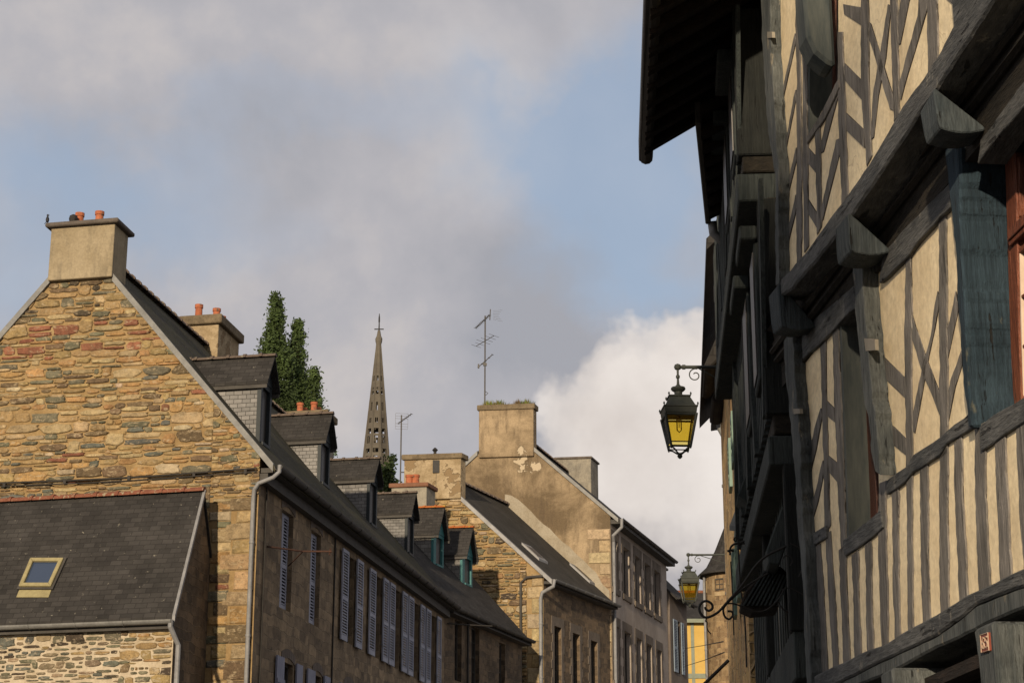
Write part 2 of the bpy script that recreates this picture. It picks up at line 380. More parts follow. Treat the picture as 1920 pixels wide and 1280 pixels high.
# ------------------------------------------------------------------ shared shape helpers
def rubble(mb, frame, poly, h=(.08, .26), w=(.18, .55), gap=.012, rise=.022, colf=None, quoin=None, seed=1, split=.25):
    """Courses of irregular stones inside convex polygon poly [(b,z)]; frame(b,z,out)->world."""
    R = random.Random(seed)
    bs = [p[0] for p in poly]; zs = [p[1] for p in poly]
    b0, b1, z0, z1 = min(bs), max(bs), min(zs), max(zs)
    area = sum(poly[i][0]*poly[(i+1) % len(poly)][1]-poly[(i+1) % len(poly)][0]*poly[i][1] for i in range(len(poly)))
    sg = 1 if area > 0 else -1
    def clip(pts):
        for i in range(len(poly)):
            (ax, ay), (bx, by) = poly[i], poly[(i+1) % len(poly)]
            ins = lambda p: sg*((bx-ax)*(p[1]-ay)-(by-ay)*(p[0]-ax)) >= 0
            out = []
            for k in range(len(pts)):
                p, q = pts[k], pts[(k+1) % len(pts)]
                if ins(p): out.append(p)
                if ins(p) != ins(q):
                    d1 = (bx-ax)*(p[1]-ay)-(by-ay)*(p[0]-ax); d2 = (bx-ax)*(q[1]-ay)-(by-ay)*(q[0]-ax)
                    t = d1/(d1-d2); out.append((p[0]+(q[0]-p[0])*t, p[1]+(q[1]-p[1])*t))
            pts = out
            if len(pts) < 3: return None
        return pts
    def stone(x0, x1, y0, y1, sk, big=False):
        cx, cy = (x0+x1)/2, (y0+y1)/2; hw, hh = (x1-x0)/2-gap, (y1-y0)/2-gap
        if hw < .015 or hh < .012: return
        pts = []; n = 14; e = R.choice((2.6, 4, 7, 12, 20))
        for k in range(n):
            a = 2*math.pi*(k+.5)/n; c, s = math.cos(a), math.sin(a)
            r = (abs(c)**e+abs(s)**e)**(-1/e)
            j = 1+R.uniform(-.14, .07)
            pts.append((cx+c*r*hw*j+sk*s*r*hh, cy+s*r*hh*(1+R.uniform(-.22, .12))))
        outer = clip(pts)
        if not outer: return
        mx = sum(p[0] for p in outer)/len(outer); my = sum(p[1] for p in outer)/len(outer)
        col = colf(cx, cy, R)
        sh = max(.25, 1-.03/max(hw, .05)); sv = max(.25, 1-.022/max(hh, .04))
        rz = rise*R.uniform(.5, 1.3)
        inner = [(mx+(p[0]-mx)*sh, my+(p[1]-my)*sv) for p in outer]
        N = len(outer); tx, ty = R.uniform(-.03, .03), R.uniform(-.05, .05)
        vs = [frame(p[0], p[1], .0) for p in outer]+[frame(p[0], p[1], rz*.75) for p in [((a[0]*.6+b[0]*.4), (a[1]*.6+b[1]*.4)) for a, b in zip(outer, inner)]] + \
            [frame(p[0], p[1], rz+(p[0]-mx)*tx+(p[1]-my)*ty) for p in inner]
        fs = [[i, (i+1) % N, N+(i+1) % N, N+i] for i in range(N)]+[[N+i, N+(i+1) % N, 2*N+(i+1) % N, 2*N+i] for i in range(N)]+[[2*N+i for i in range(N)]]
        mb.add(vs, fs, col)
    z = z0
    ph = R.uniform(0, 9)
    while z < z1:
        hh = R.uniform(*h) if R.random() < .72 else h[0]*R.uniform(.6, 1)
        x = b0-R.uniform(0, w[0])
        lean = lambda xx: .03*math.sin(xx*1.1+z*2+ph)
        qb = None
        while x < b1:
            ww = R.uniform(*w)*(.6+.6*hh/h[1])
            x2 = x+ww
            if R.random() < split and hh > h[0]*1.5:
                k = R.uniform(.35, .65); zz = z+hh*k
                stone(x, x2, z+lean(x), zz+lean(x), R.uniform(-.2, .2))
                xm = x+ww*R.uniform(.35, .7)
                if R.random() < .5: stone(x, xm, zz+lean(x), z+hh+lean(x), 0); stone(xm, x2, zz+lean(x), z+hh+lean(x), 0)
                else: stone(x, x2, zz+lean(x), z+hh+lean(x), 0)
            else:
                dy = R.uniform(-.03, .03); stone(x, x2, z+lean(x)+dy, z+hh*R.uniform(.9, 1.18)+lean(x)+dy, R.uniform(-.3, .3))
            x = x2
        z += hh
def ashlar(mb, frame, b0, widths, z0, z1, hs, colf, seed=3, rise=.03, gap=.01, right=False):
    R = random.Random(seed); z = z0; k = 0
    while z < z1:
        h = min(R.uniform(*hs), z1-z)
        x = b0; W = widths[k % len(widths)]; k += 1
        if h < .06: break
        n = 1 if W < .75 or R.random() < .5 else 2
        for i in range(n):
            w = W/n
            a0 = x+gap; a1 = x+w-gap; y0 = z+gap; y1 = z+h-gap
            q = lambda p, r, o: frame(p, r, o)
            j = [R.uniform(-.012, .012) for _ in range(8)]
            out = [(a0+j[0], y0+j[1]), (a1+j[2], y0+j[3]), (a1+j[4], y1+j[5]), (a0+j[6], y1+j[7])]
            cx, cy = (a0+a1)/2, (y0+y1)/2
            inn = [(cx+(p[0]-cx)*(1-.03/(w/2)), cy+(p[1]-cy)*(1-.025/(h/2))) for p in out]
            rz = rise*R.uniform(.6, 1.2)
            mb.add([frame(p[0], p[1], 0) for p in out]+[frame(p[0], p[1], rz) for p in inn],
                   [[0, 1, 5, 4], [1, 2, 6, 5], [2, 3, 7, 6], [3, 0, 4, 7], [4, 5, 6, 7]], colf(cx, cy, R))
            x += w
        z += h
def holed(mb, fr, a0, a1, z0, z1, holes, rec, mbj=None):
    """Wall in frame fr(a, z, out) with rectangular openings and jambs rec deep."""
    A = sorted({a0, a1, *[h[0] for h in holes], *[h[1] for h in holes]}); Z = sorted({z0, z1, *[h[2] for h in holes], *[h[3] for h in holes]})
    A = [x for x in A if a0 <= x <= a1]; Z = [x for x in Z if z0 <= x <= z1]
    for i in range(len(A)-1):
        for j in range(len(Z)-1):
            ca, cz = (A[i]+A[i+1])/2, (Z[j]+Z[j+1])/2
            if any(h[0] < ca < h[1] and h[2] < cz < h[3] for h in holes): continue
            mb.face([fr(A[i], Z[j], 0), fr(A[i+1], Z[j], 0), fr(A[i+1], Z[j+1], 0), fr(A[i], Z[j+1], 0)])
    for (x0, x1, y0, y1) in holes:
        c = [(x0, y0), (x1, y0), (x1, y1), (x0, y1)]
        for k in range(4):
            p, q = c[k], c[(k+1) % 4]
            mb.face([fr(*p, 0), fr(*q, 0), fr(*q, -rec), fr(*p, -rec)])
class House:
    """Skewed plan frame: K corner on the ground, a = along the street front, b = into the house along the gable."""
    def __init__(s, px, d, vpa, vpb, L):
        s.ha = head(vpa); s.hb = -head(vpb) if vpb > 960 else head(vpb)
        p = dep(px, 900, d); s.K = V((p.x, p.y, 0)); s.L = L
        s.na = V((s.ha.y, -s.ha.x, 0)); 
        s.nb = V((s.hb.y, -s.hb.x, 0)); 
        if s.nb.y > 0: s.nb = -s.nb            # gable normal faces the camera
        if s.na.dot(s.hb) > 0: s.na = -s.na    # street normal faces away from the house
    def P(s, a, b, z): return s.K+s.ha*a+s.hb*b+UP*z
    def solve(s, W):
        # world -> a,b
        det = s.ha.x*s.hb.y-s.ha.y*s.hb.x; d = W-s.K
        return ((d.x*s.hb.y-d.y*s.hb.x)/det, (s.ha.x*d.y-s.ha.y*d.x)/det, W.z)
    def fx(s, px, py, b=0):       # pixel -> (a, z) on the street front shifted by b
        w = hitp(px, py, s.P(0, b, 0), s.na); r = s.solve(w); return r[0], r[2]
    def gx(s, px, py, a=0):       # pixel -> (b, z) on the gable plane at a
        w = hitp(px, py, s.P(a, 0, 0), s.nb); r = s.solve(w); return r[1], r[2]
    def fr(s, a, z, o=0): return s.P(a, 0, z)+s.na*o
    def gr(s, b, z, o=0, a=0): return s.P(a, b, z)+s.nb*o
    def setroof(s, ze, br, zr): s.ze, s.br, s.zr = ze, br, zr; s.sl = (zr-ze)/br
    def roofz(s, b): return s.ze+s.sl*b if b < s.br else s.zr-s.sl*(b-s.br)
def ridge_tiles(h, root, mat, a0, a1, r=.11, ln=.38, name='ridge_tiles', zoff=.02):
    mb = MB(); a = a0; k = 0
    while a < a1:
        e = min(a+ln, a1); P0 = h.P(a, h.br, h.zr+zoff); P1 = h.P(e-.015, h.br, h.zr+zoff)
        for (q0, q1, rr) in ((P0, P1, r), (P1-(P1-P0)*.16, P1, r*1.22)):
            ax = (q1-q0); n = 7; vs = []
            side = s_ = h.hb
            for q in (q0, q1):
                for k2 in range(n+1):
                    t = math.pi*k2/n; vs.append(q+side*math.cos(t)*rr*1.25+UP*math.sin(t)*rr)
            fs = [[i, i+1, n+2+i, n+1+i] for i in range(n)]+[list(range(n+1))[::-1], list(range(n+1, 2*n+2))]
            mb.add(vs, fs)
        a = e
    return mb.build(name, mat, root)
def roof(h, root, mat, a0, a1, ob=.3, th=.07, back=True, name='roof', up=-.09):
    mb = MB()
    for sgn in ((0,) if not back else (0, 1)):
        if sgn == 0: e = (-ob, h.ze-h.sl*ob); r = (h.br, h.zr)
        else: e = (2*h.br+ob, h.ze-h.sl*ob); r = (h.br, h.zr)
        lo = [h.P(a0, e[0], e[1]+up), h.P(a1, e[0], e[1]+up), h.P(a1, r[0], r[1]+up), h.P(a0, r[0], r[1]+up)]
        mb.prism(lo, UP*th*1.4)
    return mb.build(name, mat, root)
def verge(h, root, mat, a, bf, bb, w=.14, th=.12, name='verge'):
    """zinc strip along the gable edge of the roof from street eave bf up (to bb)"""
    mb = MB(); mb.prism([h.P(a-.05, bf, h.roofz(bf)-.13), h.P(a-.05, bb, h.roofz(bb)-.13), h.P(a-.05, bb, h.roofz(bb)+.03), h.P(a-.05, bf, h.roofz(bf)+.03)], h.ha*w)
    return mb.build(name, mat, root)
def pots(h, ch, mat, list_, r=.12, hh=.3):
    for (a, b, z, rr, h2) in list_:
        h2 += .08
        mb = MB(); mb.lathe(h.P(a, b, z), [(rr*.86, 0), (rr*.9, .02), (rr*.84, h2*.75), (rr, h2*.78), (rr, h2), (rr*.72, h2), (rr*.7, h2*.5)], 14)
        mb.build('chimney_pot', mat, ch, smooth=False)
def chimney(h, root, a0, a1, b0, b1, z0, z1, mat, capmat, cap=.12, over=.07, bevel=.02):
    mb = MB(); mb.prism([h.P(a0, b0, z0), h.P(a1, b0, z0), h.P(a1, b1, z0), h.P(a0, b1, z0)], UP*(z1-cap-z0))
    c = mb.build('chimney', mat, root, bevel=.012)
    mb = MB(); mb.prism([h.P(a0-over, b0-over, z1-cap), h.P(a1+over, b0-over, z1-cap), h.P(a1+over, b1+over, z1-cap), h.P(a0-over, b1+over, z1-cap)], UP*cap)
    mb.build('chimney_cap', capmat, c, bevel=bevel)
    return c
def gutter(root, p0, p1, out, r=.07, mat=None, name='gutter'):
    mb = MB(); n = 8; vs = []
    o = V(out).normalized()
    for p in (V(p0), V(p1)):
        for rr in (r, r*.82):
            for k in range(n+1):
                t = math.pi+math.pi*k/n; vs.append(p+o*math.cos(t)*rr+UP*math.sin(t)*rr)
    m = n+1; fs = []
    for k in range(n):
        fs.append([k, k+1, 2*m+k+1, 2*m+k]); fs.append([m+k, 3*m+k, 3*m+k+1, m+k+1])
    fs += [[0, 2*m, 3*m, m], [n, m+n, 3*m+n, 2*m+n], list(range(m))+[m+k for k in range(n, -1, -1)], [2*m+k for k in range(m)]+[3*m+k for k in range(n, -1, -1)]]
    mb.add(vs, fs)
    d = (V(p1)-V(p0)); L = d.length; k = 1
    while k*.9 < L:
        c = V(p0)+d*(k*.9/L); mb.tube([c+o*r*1.08*math.cos(math.pi+math.pi*i/6)+UP*r*1.08*math.sin(math.pi+math.pi*i/6) for i in range(7)], .009, 4); k += 1
    return mb.build(name, mat or M['zinc'], root, smooth=False)
def pipe(root, pts, r=.045, mat=None, name='downspout', clips=True):
    mb = MB(); mb.tube(pts, r, 10)
    a, b = V(pts[-2]), V(pts[-1]); L = (b-a).length; k = .8
    while clips and k < L:
        c = a+(b-a)*(k/L); mb.tube([c-UP*.02, c+UP*.02], r*1.25, 10); k += 1.7
    return mb.build(name, mat or M['zinc'], root, smooth=False)
def lerp(a, b, t): return a+(b-a)*t
exec_parts = []
# ------------------------------------------------------------------ camera, world, sun
cd = bpy.data.cameras.new('camera'); cam = bpy.data.objects.new('camera', cd); COL.objects.link(cam)
cam.location = CAM; cam.rotation_euler = (math.pi/2+PITCH, 0, 0)
cd.sensor_width = 36; cd.lens = F/1920*36; cd.clip_end = 3000; cd.clip_start = .1
S.camera = cam
SUN_EL = math.radians(14); TS = V((-math.sin(math.radians(13)), -math.cos(math.radians(13)), 0)).normalized()*math.cos(SUN_EL)+UP*math.sin(SUN_EL)
sl = bpy.data.lights.new('sun', 'SUN'); so = bpy.data.objects.new('sun', sl); COL.objects.link(so)
sl.energy = 4.8; sl.angle = math.radians(1.2); sl.color = (1, .815, .59)
so.rotation_euler = TS.to_track_quat('Z', 'Y').to_euler(); so.location = (0, 0, 60)
S.view_settings.view_transform = 'Standard'; S.view_settings.look = 'None'; S.view_settings.exposure = .12; S.view_settings.gamma = 1
S.cycles.max_bounces = 6; S.cycles.use_denoising = True; S.cycles.transparent_max_bounces = 12
wd = bpy.data.worlds.new('World'); S.world = wd; wd.use_nodes = True
wt = wd.node_tree; wt.nodes.clear()
def WN(t, **k):
    x = wt.nodes.new('ShaderNode'+t)
    for a, b in k.items(): setattr(x, a, b)
    return x
wl = lambda a, b: wt.links.new(a, b)
def wm(op, a, b=0.0, clamp=False):
    x = WN('Math', operation=op); x.use_clamp = clamp
    for i, v in enumerate((a, b)):
        if isinstance(v, (int, float)): x.inputs[i].default_value = v
        else: wl(v, x.inputs[i])
    return x.outputs[0]
sky = WN('TexSky', sky_type='NISHITA'); sky.sun_disc = False; sky.sun_elevation = SUN_EL; sky.sun_rotation = math.atan2(TS.x, TS.y)
sky.air_density = 1.0; sky.dust_density = 1.5
tc = WN('TexCoord')
def wnoise(scale, detail, rough, dist=0, sc=(1, 1, 1)):
    mp = WN('Mapping'); mp.inputs['Scale'].default_value = sc; wl(tc.outputs['Generated'], mp.inputs[0])
    x = WN('TexNoise'); x.inputs['Scale'].default_value = scale; x.inputs['Detail'].default_value = detail
    x.inputs['Roughness'].default_value = rough; x.inputs['Distortion'].default_value = dist; wl(mp.outputs[0], x.inputs[0]); return x
wn_warp = wnoise(9, 5, .6)
wv = WN('VectorMath', operation='SUBTRACT'); wl(wn_warp.outputs['Color'], wv.inputs[0]); wv.inputs[1].default_value = (.5, .5, .5)
wv2 = WN('VectorMath', operation='SCALE'); wv2.inputs['Scale'].default_value = .14; wl(wv.outputs[0], wv2.inputs[0])
wdir = WN('VectorMath', operation='ADD'); wl(tc.outputs['Generated'], wdir.inputs[0]); wl(wv2.outputs[0], wdir.inputs[1])
def blob(px, py, sx, sy, rot=0, amp=1.0):
    """soft cloud mass around a compass direction / elevation"""
    c = ray(px, py).normalized(); e1 = c.cross(UP).normalized(); e2 = e1.cross(c)
    k = math.radians(rot); r1 = e1*math.cos(k)+e2*math.sin(k); r2 = e2*math.cos(k)-e1*math.sin(k)
    sub = WN('VectorMath', operation='SUBTRACT'); wl(wdir.outputs[0], sub.inputs[0]); sub.inputs[1].default_value = c
    out = None
    for e, s_ in ((r1, sx/F), (r2, sy/F)):
        d = WN('VectorMath', operation='DOT_PRODUCT'); wl(sub.outputs[0], d.inputs[0]); d.inputs[1].default_value = e/s_
        q = wm('MULTIPLY', d.outputs['Value'], d.outputs['Value']); out = q if out is None else wm('ADD', out, q)
    g = wm('POWER', 2.718, wm('MULTIPLY', out, -1.0))
    return wm('MULTIPLY', g, amp)
def addall(L):
    o = L[0]
    for x in L[1:]: o = wm('ADD', o, x)
    return o
def wramp(fac, st, interp='EASE'):
    x = WN('ValToRGB'); x.color_ramp.interpolation = interp
    e = x.color_ramp.elements
    while len(e) < len(st): e.new(.5)
    for i, (p, c) in enumerate(st): e[i].position = p; e[i].color = (*c, 1) if not isinstance(c, (int, float)) else (c, c, c, 1)
    wl(fac, x.inputs[0]); return x.outputs[0]
def wmix(f, a, b):
    x = WN('Mix', data_type='RGBA')
    for sck, v in ((x.inputs[0], f), (x.inputs[6], a), (x.inputs[7], b)):
        if isinstance(v, (int, float)): sck.default_value = v
        elif isinstance(v, tuple): sck.default_value = (*v, 1)
        else: wl(v, sck)
    return x.outputs[2]
n1 = wnoise(7, 8, .55, .2); n2 = wnoise(22, 7, .55)
# openings of blue between the clouds
blue = addall([blob(150, 330, 360, 100, -8, .75), blob(60, 450, 200, 110, 0, .45), blob(1020, 240, 160, 90, 30, .5),
               blob(1180, 380, 210, 200, 0, 1.05), blob(1250, 150, 160, 130, 0, .3), blob(1300, 560, 140, 90, 0, .5),
               blob(20, 600, 120, 110, 0, .45), blob(640, 840, 200, 50, 0, .25), blob(560, 260, 260, 60, 5, .38), blob(860, 180, 160, 60, 10, .3)])
bf = wm('ADD', blue, wm('MULTIPLY', wm('SUBTRACT', n1.outputs[0], .5), 1.0))
bf = wm('ADD', bf, wm('MULTIPLY', wm('SUBTRACT', n2.outputs[0], .5), .25))
bmask = wramp(bf, [(.08, 0), (.85, 1)], 'LINEAR')
# bright cumulus low on the right
bright = addall([blob(1250, 840, 230, 210, 0, 1.0), blob(1400, 740, 190, 130, 0, .8), blob(1040, 850, 110, 60, 20, .3), blob(1480, 900, 300, 200, 0, .8)])
bb = wm('ADD', bright, wm('MULTIPLY', wm('SUBTRACT', n1.outputs[0], .5), .7))
bb = wm('ADD', bb, wm('MULTIPLY', wm('SUBTRACT', n2.outputs[0], .5), .55))
brm = wramp(bb, [(.40, 0), (.62, .75), (.95, 1)], 'LINEAR')
dark = addall([blob(900, 560, 330, 150, -10, .7), blob(1130, 1000, 300, 110, 0, .0), blob(700, 20, 600, 120, 0, .25), blob(1260, 1040, 200, 80, 0, .5), blob(900, 740, 200, 90, 0, .4)])
warm = addall([blob(650, 480, 220, 130, 20, .6), blob(330, 70, 350, 130, 0, .5), blob(720, 640, 180, 150, 0, .6), blob(250, 500, 200, 80, 0, .4)])
cv = wm('ADD', wm('MULTIPLY', n1.outputs[0], .7), wm('MULTIPLY', n2.outputs[0], .3))
cg = wramp(wm('ADD', cv, wm('MULTIPLY', wm('SUBTRACT', warm, dark), .16)), [(.34, (.345, .35, .385)), (.5, (.43, .42, .445)), (.66, (.57, .525, .505))], 'LINEAR')
skyc = WN('VectorMath', operation='SCALE'); skyc.inputs['Scale'].default_value = .115; wl(sky.outputs[0], skyc.inputs[0])
skyb = wmix(.62, skyc.outputs[0], (.345, .43, .57))
c1 = wmix(wm('MULTIPLY', bmask, .80), cg, skyb)
bc = wramp(cv, [(.36, (.64, .58, .54)), (.62, (.86, .80, .75))], 'LINEAR')
c2 = wmix(brm, c1, bc)
c3 = wmix(wm('MULTIPLY', blob(1240, 1080, 260, 90, 0, 1.0), .55), c2, (.33, .305, .31))
bg = WN('Background'); wl(c3, bg.inputs[0]); bg.inputs[1].default_value = 1.0
wo = WN('OutputWorld'); wl(bg.outputs[0], wo.inputs[0])
# ------------------------------------------------------------------ ground
g = MB(); g.face([(-600, -300, 0), (600, -300, 0), (600, 900, 0), (-600, 900, 0)]); go = g.build('ground', M['paving']); go['kind'] = 'structure'
g = MB(); g.face([(-4, -40, .004), (1.6, -40, .004), (1.1, 30, .004), (3.2, 62, .004), (12, 90, .004), (8.5, 92, .004), (-.5, 62, .004), (-3.6, 30, .004)])
go = g.build('street', M['asphalt']); go['kind'] = 'structure'
# ------------------------------------------------------------------ parts for left row
def shutter(parent, fr, a0, a1, z0, z1, o, mat, louver=True, th=.035):
    mb = MB()
    def bx(x0, x1, y0, y1, oo=0, t=th): mb.prism([fr(x0, y0, o+oo), fr(x1, y0, o+oo), fr(x1, y1, o+oo), fr(x0, y1, o+oo)], fr(x0, y0, o+oo+t)-fr(x0, y0, o+oo))
    if not louver:
        n = 4; w = (a1-a0)/n
        for i in range(n): bx(a0+w*i+.004, a0+w*(i+1)-.004, z0, z1)
        for zz in (z0+.25*(z1-z0), z0+.75*(z1-z0)): bx(a0, a1, zz, zz+.08, th, .02)
    else:
        st = min(.055, (a1-a0)*.16); zm = z0+(z1-z0)*.46
        bx(a0, a0+st, z0, z1); bx(a1-st, a1, z0, z1)
        for (y0, y1) in ((z0, z0+.11), (z1-.07, z1), (zm-.04, zm+.04)): bx(a0+st, a1-st, y0, y1)
        for (y0, y1) in ((z0+.11, zm-.04), (zm+.04, z1-.07)):
            n = int((y1-y0)/.062)
            for i in range(n):
                y = y0+(y1-y0)*(i+.5)/n
                v = [fr(a0+st, y-.022, o+th), fr(a1-st, y-.022, o+th), fr(a1-st, y+.02, o), fr(a0+st, y+.02, o)]
                mb.prism(v, UP*.009)
    return mb.build('shutter', mat, parent)
def window(root, fr, a0, a1, z0, z1, rec, frame_mat, glass=None, bars=(1, 3), name='window'):
    mb = MB(); w = .05
    def bx(x0, x1, y0, y1, oo=-rec, t=.045): mb.prism([fr(x0, y0, oo), fr(x1, y0, oo), fr(x1, y1, oo), fr(x0, y1, oo)], fr(x0, y0, oo+t)-fr(x0, y0, oo))
    bx(a0, a0+w, z0, z1); bx(a1-w, a1, z0, z1); bx(a0+w, a1-w, z0, z0+w); bx(a0+w, a1-w, z1-w, z1)
    for i in range(bars[0]): x = a0+(a1-a0)*(i+1)/(bars[0]+1); bx(x-.025, x+.025, z0+w, z1-w, -rec+.003, .036)
    for i in range(bars[1]): y = z0+(z1-z0)*(i+1)/(bars[1]+1); bx(a0+w, a1-w, y-.014, y+.014, -rec+.001, .03)
    o = mb.build(name, frame_mat, root)
    mb = MB(); mb.prism([fr(a0+.02, z0+.02, -rec-.012), fr(a1-.02, z0+.02, -rec-.012), fr(a1-.02, z1-.02, -rec-.012), fr(a0+.02, z1-.02, -rec-.012)], fr(0, 0, -.008)-fr(0, 0, 0))
    mb.build('pane', glass or M['window_dark'], o)
    return o
def hit_roof(h, px, py):
    P0 = h.P(0, 0, h.ze); e = h.P(0, 1, h.ze+h.sl)-P0; n = h.ha.cross(e).normalized()
    return h.solve(hitp(px, py, P0, n))
def dormer(h, root, cx, ybase, yeave, yridge, xr, mfront, mridge, wallmat, roofmat, ox=.17, side=.10, brd=.09):
    a0, bfr, zb = hit_roof(h, cx, ybase)
    ze = h.fx(cx, yeave, bfr)[1]; a1 = h.fx(xr, ybase+8, bfr)[0]; a1 = max(a1, a0+.62)
    am = (a0+a1)/2
    zr = h.fx(cx+(xr-cx)*.9, yridge, bfr-.1)[1]
    be = (ze-h.ze)/h.sl; bri = (zr-h.ze)/h.sl
    mb = MB()                                   # cheeks with slates
    mb.prism([h.P(a0, bfr, zb-.03), h.P(a0, bfr, ze), h.P(a0, be, ze)], h.ha*.04)
    d = mb.build('dormer', wallmat, root)
    mb = MB(); mb.prism([h.P(a1, bfr, zb-.03), h.P(a1, bfr, ze), h.P(a1, be, ze)], -h.ha*.04); mb.build('dormer_cheek', wallmat, d)
    fr = lambda a, z, o=0: h.P(a, bfr, z)+h.na*o
    zt = zb-.04
    mb = MB()                                   # front: corner boards, lintel, sill, pediment
    def bx(x0, x1, y0, y1, o, t): mb.prism([fr(x0, y0, o), fr(x1, y0, o), fr(x1, y1, o), fr(x0, y1, o)], h.na*t)
    bx(a0-.02, a0+brd, zt, ze, -.06, .08); bx(a1-.09, a1+.02, zt, ze, -.06, .08); bx(a0+brd, a1-.09, ze-.1, ze, -.06, .075)
    bx(a0+brd, a1-.09, zt, zt+.06, -.08, .14)
    mb.prism([fr(a0-.05, ze+.003, -.04), fr(a1+.05, ze+.003, -.04), fr(am, zr-.03, -.04)], h.na*.07)
    mb.build('dormer_front', mfront, d)
    mb = MB(); mb.prism([fr(a0+.09, zt+.06, -.05), fr(a1-.09, zt+.06, -.05), fr(a1-.09, ze-.1, -.05), fr(a0+.09, ze-.1, -.05)], -h.na*.02)
    mb.build('dormer_window', M['window_dark'], d)
    mb = MB(); sl2 = (zr-ze)/(am-a0)
    for sg in (-1, 1):
        e = (a0-side) if sg < 0 else (a1+side); zz = ze-sl2*side+.05; rr = zr+.05
        bE = (zz-h.ze)/h.sl+.1; bR = (rr-h.ze)/h.sl+.1
        mb.prism([h.P(e, bfr-ox, zz), h.P(am, bfr-ox, rr), h.P(am, bR, rr), h.P(e, bE, zz)], UP*.06)
    mb.build('dormer_roof', roofmat, d)
    mb = MB()                                   # fascia boards along the eaves
    for e, s_ in ((a0-side, 1), (a1+side, -1)):
        zz = ze-sl2*side+.045
        mb.prism([h.P(e+.012*s_, bfr-ox+.02, zz-.07), h.P(e+.012*s_, be, zz-.07), h.P(e+.012*s_, be, zz), h.P(e+.012*s_, bfr-ox+.02, zz)], h.ha*.025*s_)
    mb.build('fascia', M['gutter_dark'], d)
    mb = MB(); b = bfr-ox-.02; bR = (zr+.05-h.ze)/h.sl
    while b < bR:
        e = min(b+.34, bR+.1); n = 6
        for (q0, q1, r) in ((b, e-.01, .085), (e-.07, e-.01, .11)):
            vs = []
            for q in (q0, q1):
                for k in range(n+1):
                    t = math.pi*k/n; vs.append(h.P(am+math.cos(t)*r, q, zr+.1+math.sin(t)*r*.8-.02))
            mb.add(vs, [[i, i+1, n+2+i, n+1+i] for i in range(n)]+[list(range(n+1))[::-1], list(range(n+1, 2*n+2))])
        b = e
    mb.build('ridge_tiles', mridge, d)
    return d
def stone_cols(pal, wts):
    def f(b, z, R):
        c = R.choices(pal, wts)[0]; k = R.uniform(.75, 1.2)
        return (c[0]*k, c[1]*k*R.uniform(.95, 1.05), c[2]*k)
    return f
OCH = (.27, .19, .088); SAND = (.31, .237, .13); ORA = (.295, .177, .075); RED = (.20, .084, .048); GRE = (.12, .112, .073); BRO = (.125, .088, .05); BLU = (.095, .098, .082); CRE = (.35, .28, .185); DK = (.06, .046, .032)
# ================================================================== HOUSE A : the big gable
A = House(486, 34, 1540, -16500, 10)
A.L = A.fx(833, 1180)[0]
pk = A.gx(157, 450); rk = A.gx(505, 862)
sl_ = (pk[1]-rk[1])/(pk[0]-rk[0]); A.setroof(pk[1]-sl_*pk[0], pk[0], pk[1])
print('A', A.K, 'L', A.L, 'br', A.br, 'ze', A.ze, 'zr', A.zr)
a1x = A.fx(625, 1100)[0]
hA = thing('stone_house', 'long stone row house with tall rubble gable, rendered chimney and four slate hung dormers', 'house', A.K)
mb = MB(); W2 = A.br*2
mb.face([A.gr(0, 0), A.gr(W2, 0), A.gr(W2, A.ze), A.gr(A.br, A.zr), A.gr(0, A.ze)])
mb.face([A.P(A.L, 0, 0), A.P(A.L, W2, 0), A.P(A.L, W2, A.ze), A.P(A.L, A.br, A.zr), A.P(A.L, 0, A.ze)])
mb.face([A.P(0, W2, 0), A.P(A.L, W2, 0), A.P(A.L, W2, A.ze), A.P(0, W2, A.ze)])
gw = mb.build('gable_wall', M['mortar'], hA)
zq = A.gx(300, 900)[1]
def colA(b, z, R):
    py = A.zr-z
    zred0, zred1 = A.gx(150, 668)[1], A.gx(150, 605)[1]
    zor0 = A.gx(150, 700)[1]
    if zred0 < z < zred1: return stone_cols([RED, OCH, ORA, GRE, SAND, BRO], [1.7, 2.5, 1.8, 2, 1.4, 1])(b, z, R)
    if zor0 < z <= zred0: return stone_cols([ORA, OCH, GRE, SAND, BLU], [3, 3, 2, 2, .6])(b, z, R)
    if z >= zred1: return stone_cols([OCH, GRE, BRO, ORA, SAND, DK], [3, 3, 2.4, 1.2, 1, 1])(b, z, R)
    return stone_cols([OCH, SAND, ORA, GRE, BRO, BLU, CRE, RED], [4, 3, 1.6, 2.2, 2.4, 1.1, .7, .25])(b, z, R)
mb = MB()
qb = .95
zbot = 0.5
rubble(mb, lambda b, z, o: A.gr(b, z, o+.004), [(qb, zbot), (W2*.5+3.2, zbot), (W2*.5+3.2, max(A.roofz(A.br+3.2), 1)), (A.br+.001, A.zr-.02), (qb, A.roofz(qb)-.02)], h=(.09, .27), w=(.18, .66), gap=.006, rise=.032, colf=colA, seed=5, split=.35)
rubble(mb, lambda b, z, o: A.gr(b, z, o+.004), [(0, A.ze-.9), (qb, A.ze-.9), (qb, A.roofz(qb)-.02), (0, A.ze-.02)], h=(.07, .18), w=(.14, .4), gap=.004, rise=.026, colf=colA, seed=8)
qc = stone_cols([OCH, SAND, (.312, .216, .114), ORA, BRO, CRE], [3, 4, 4, 1, 1, .8])
ashlar(mb, lambda b, z, o: A.gr(b, z, o+.004), .02, [.46, .62, .40, .7], zbot, A.ze-.9, (.2, .38), qc, seed=4, rise=.025)
ashlar(mb, lambda b, z, o: A.gr(b, z, o+.004), .5, [.40, .3, .45, .28], zbot, A.ze-.9, (.12, .26), colA, seed=14, rise=.025)
mb.build('gable_stones', M['stones'], gw)
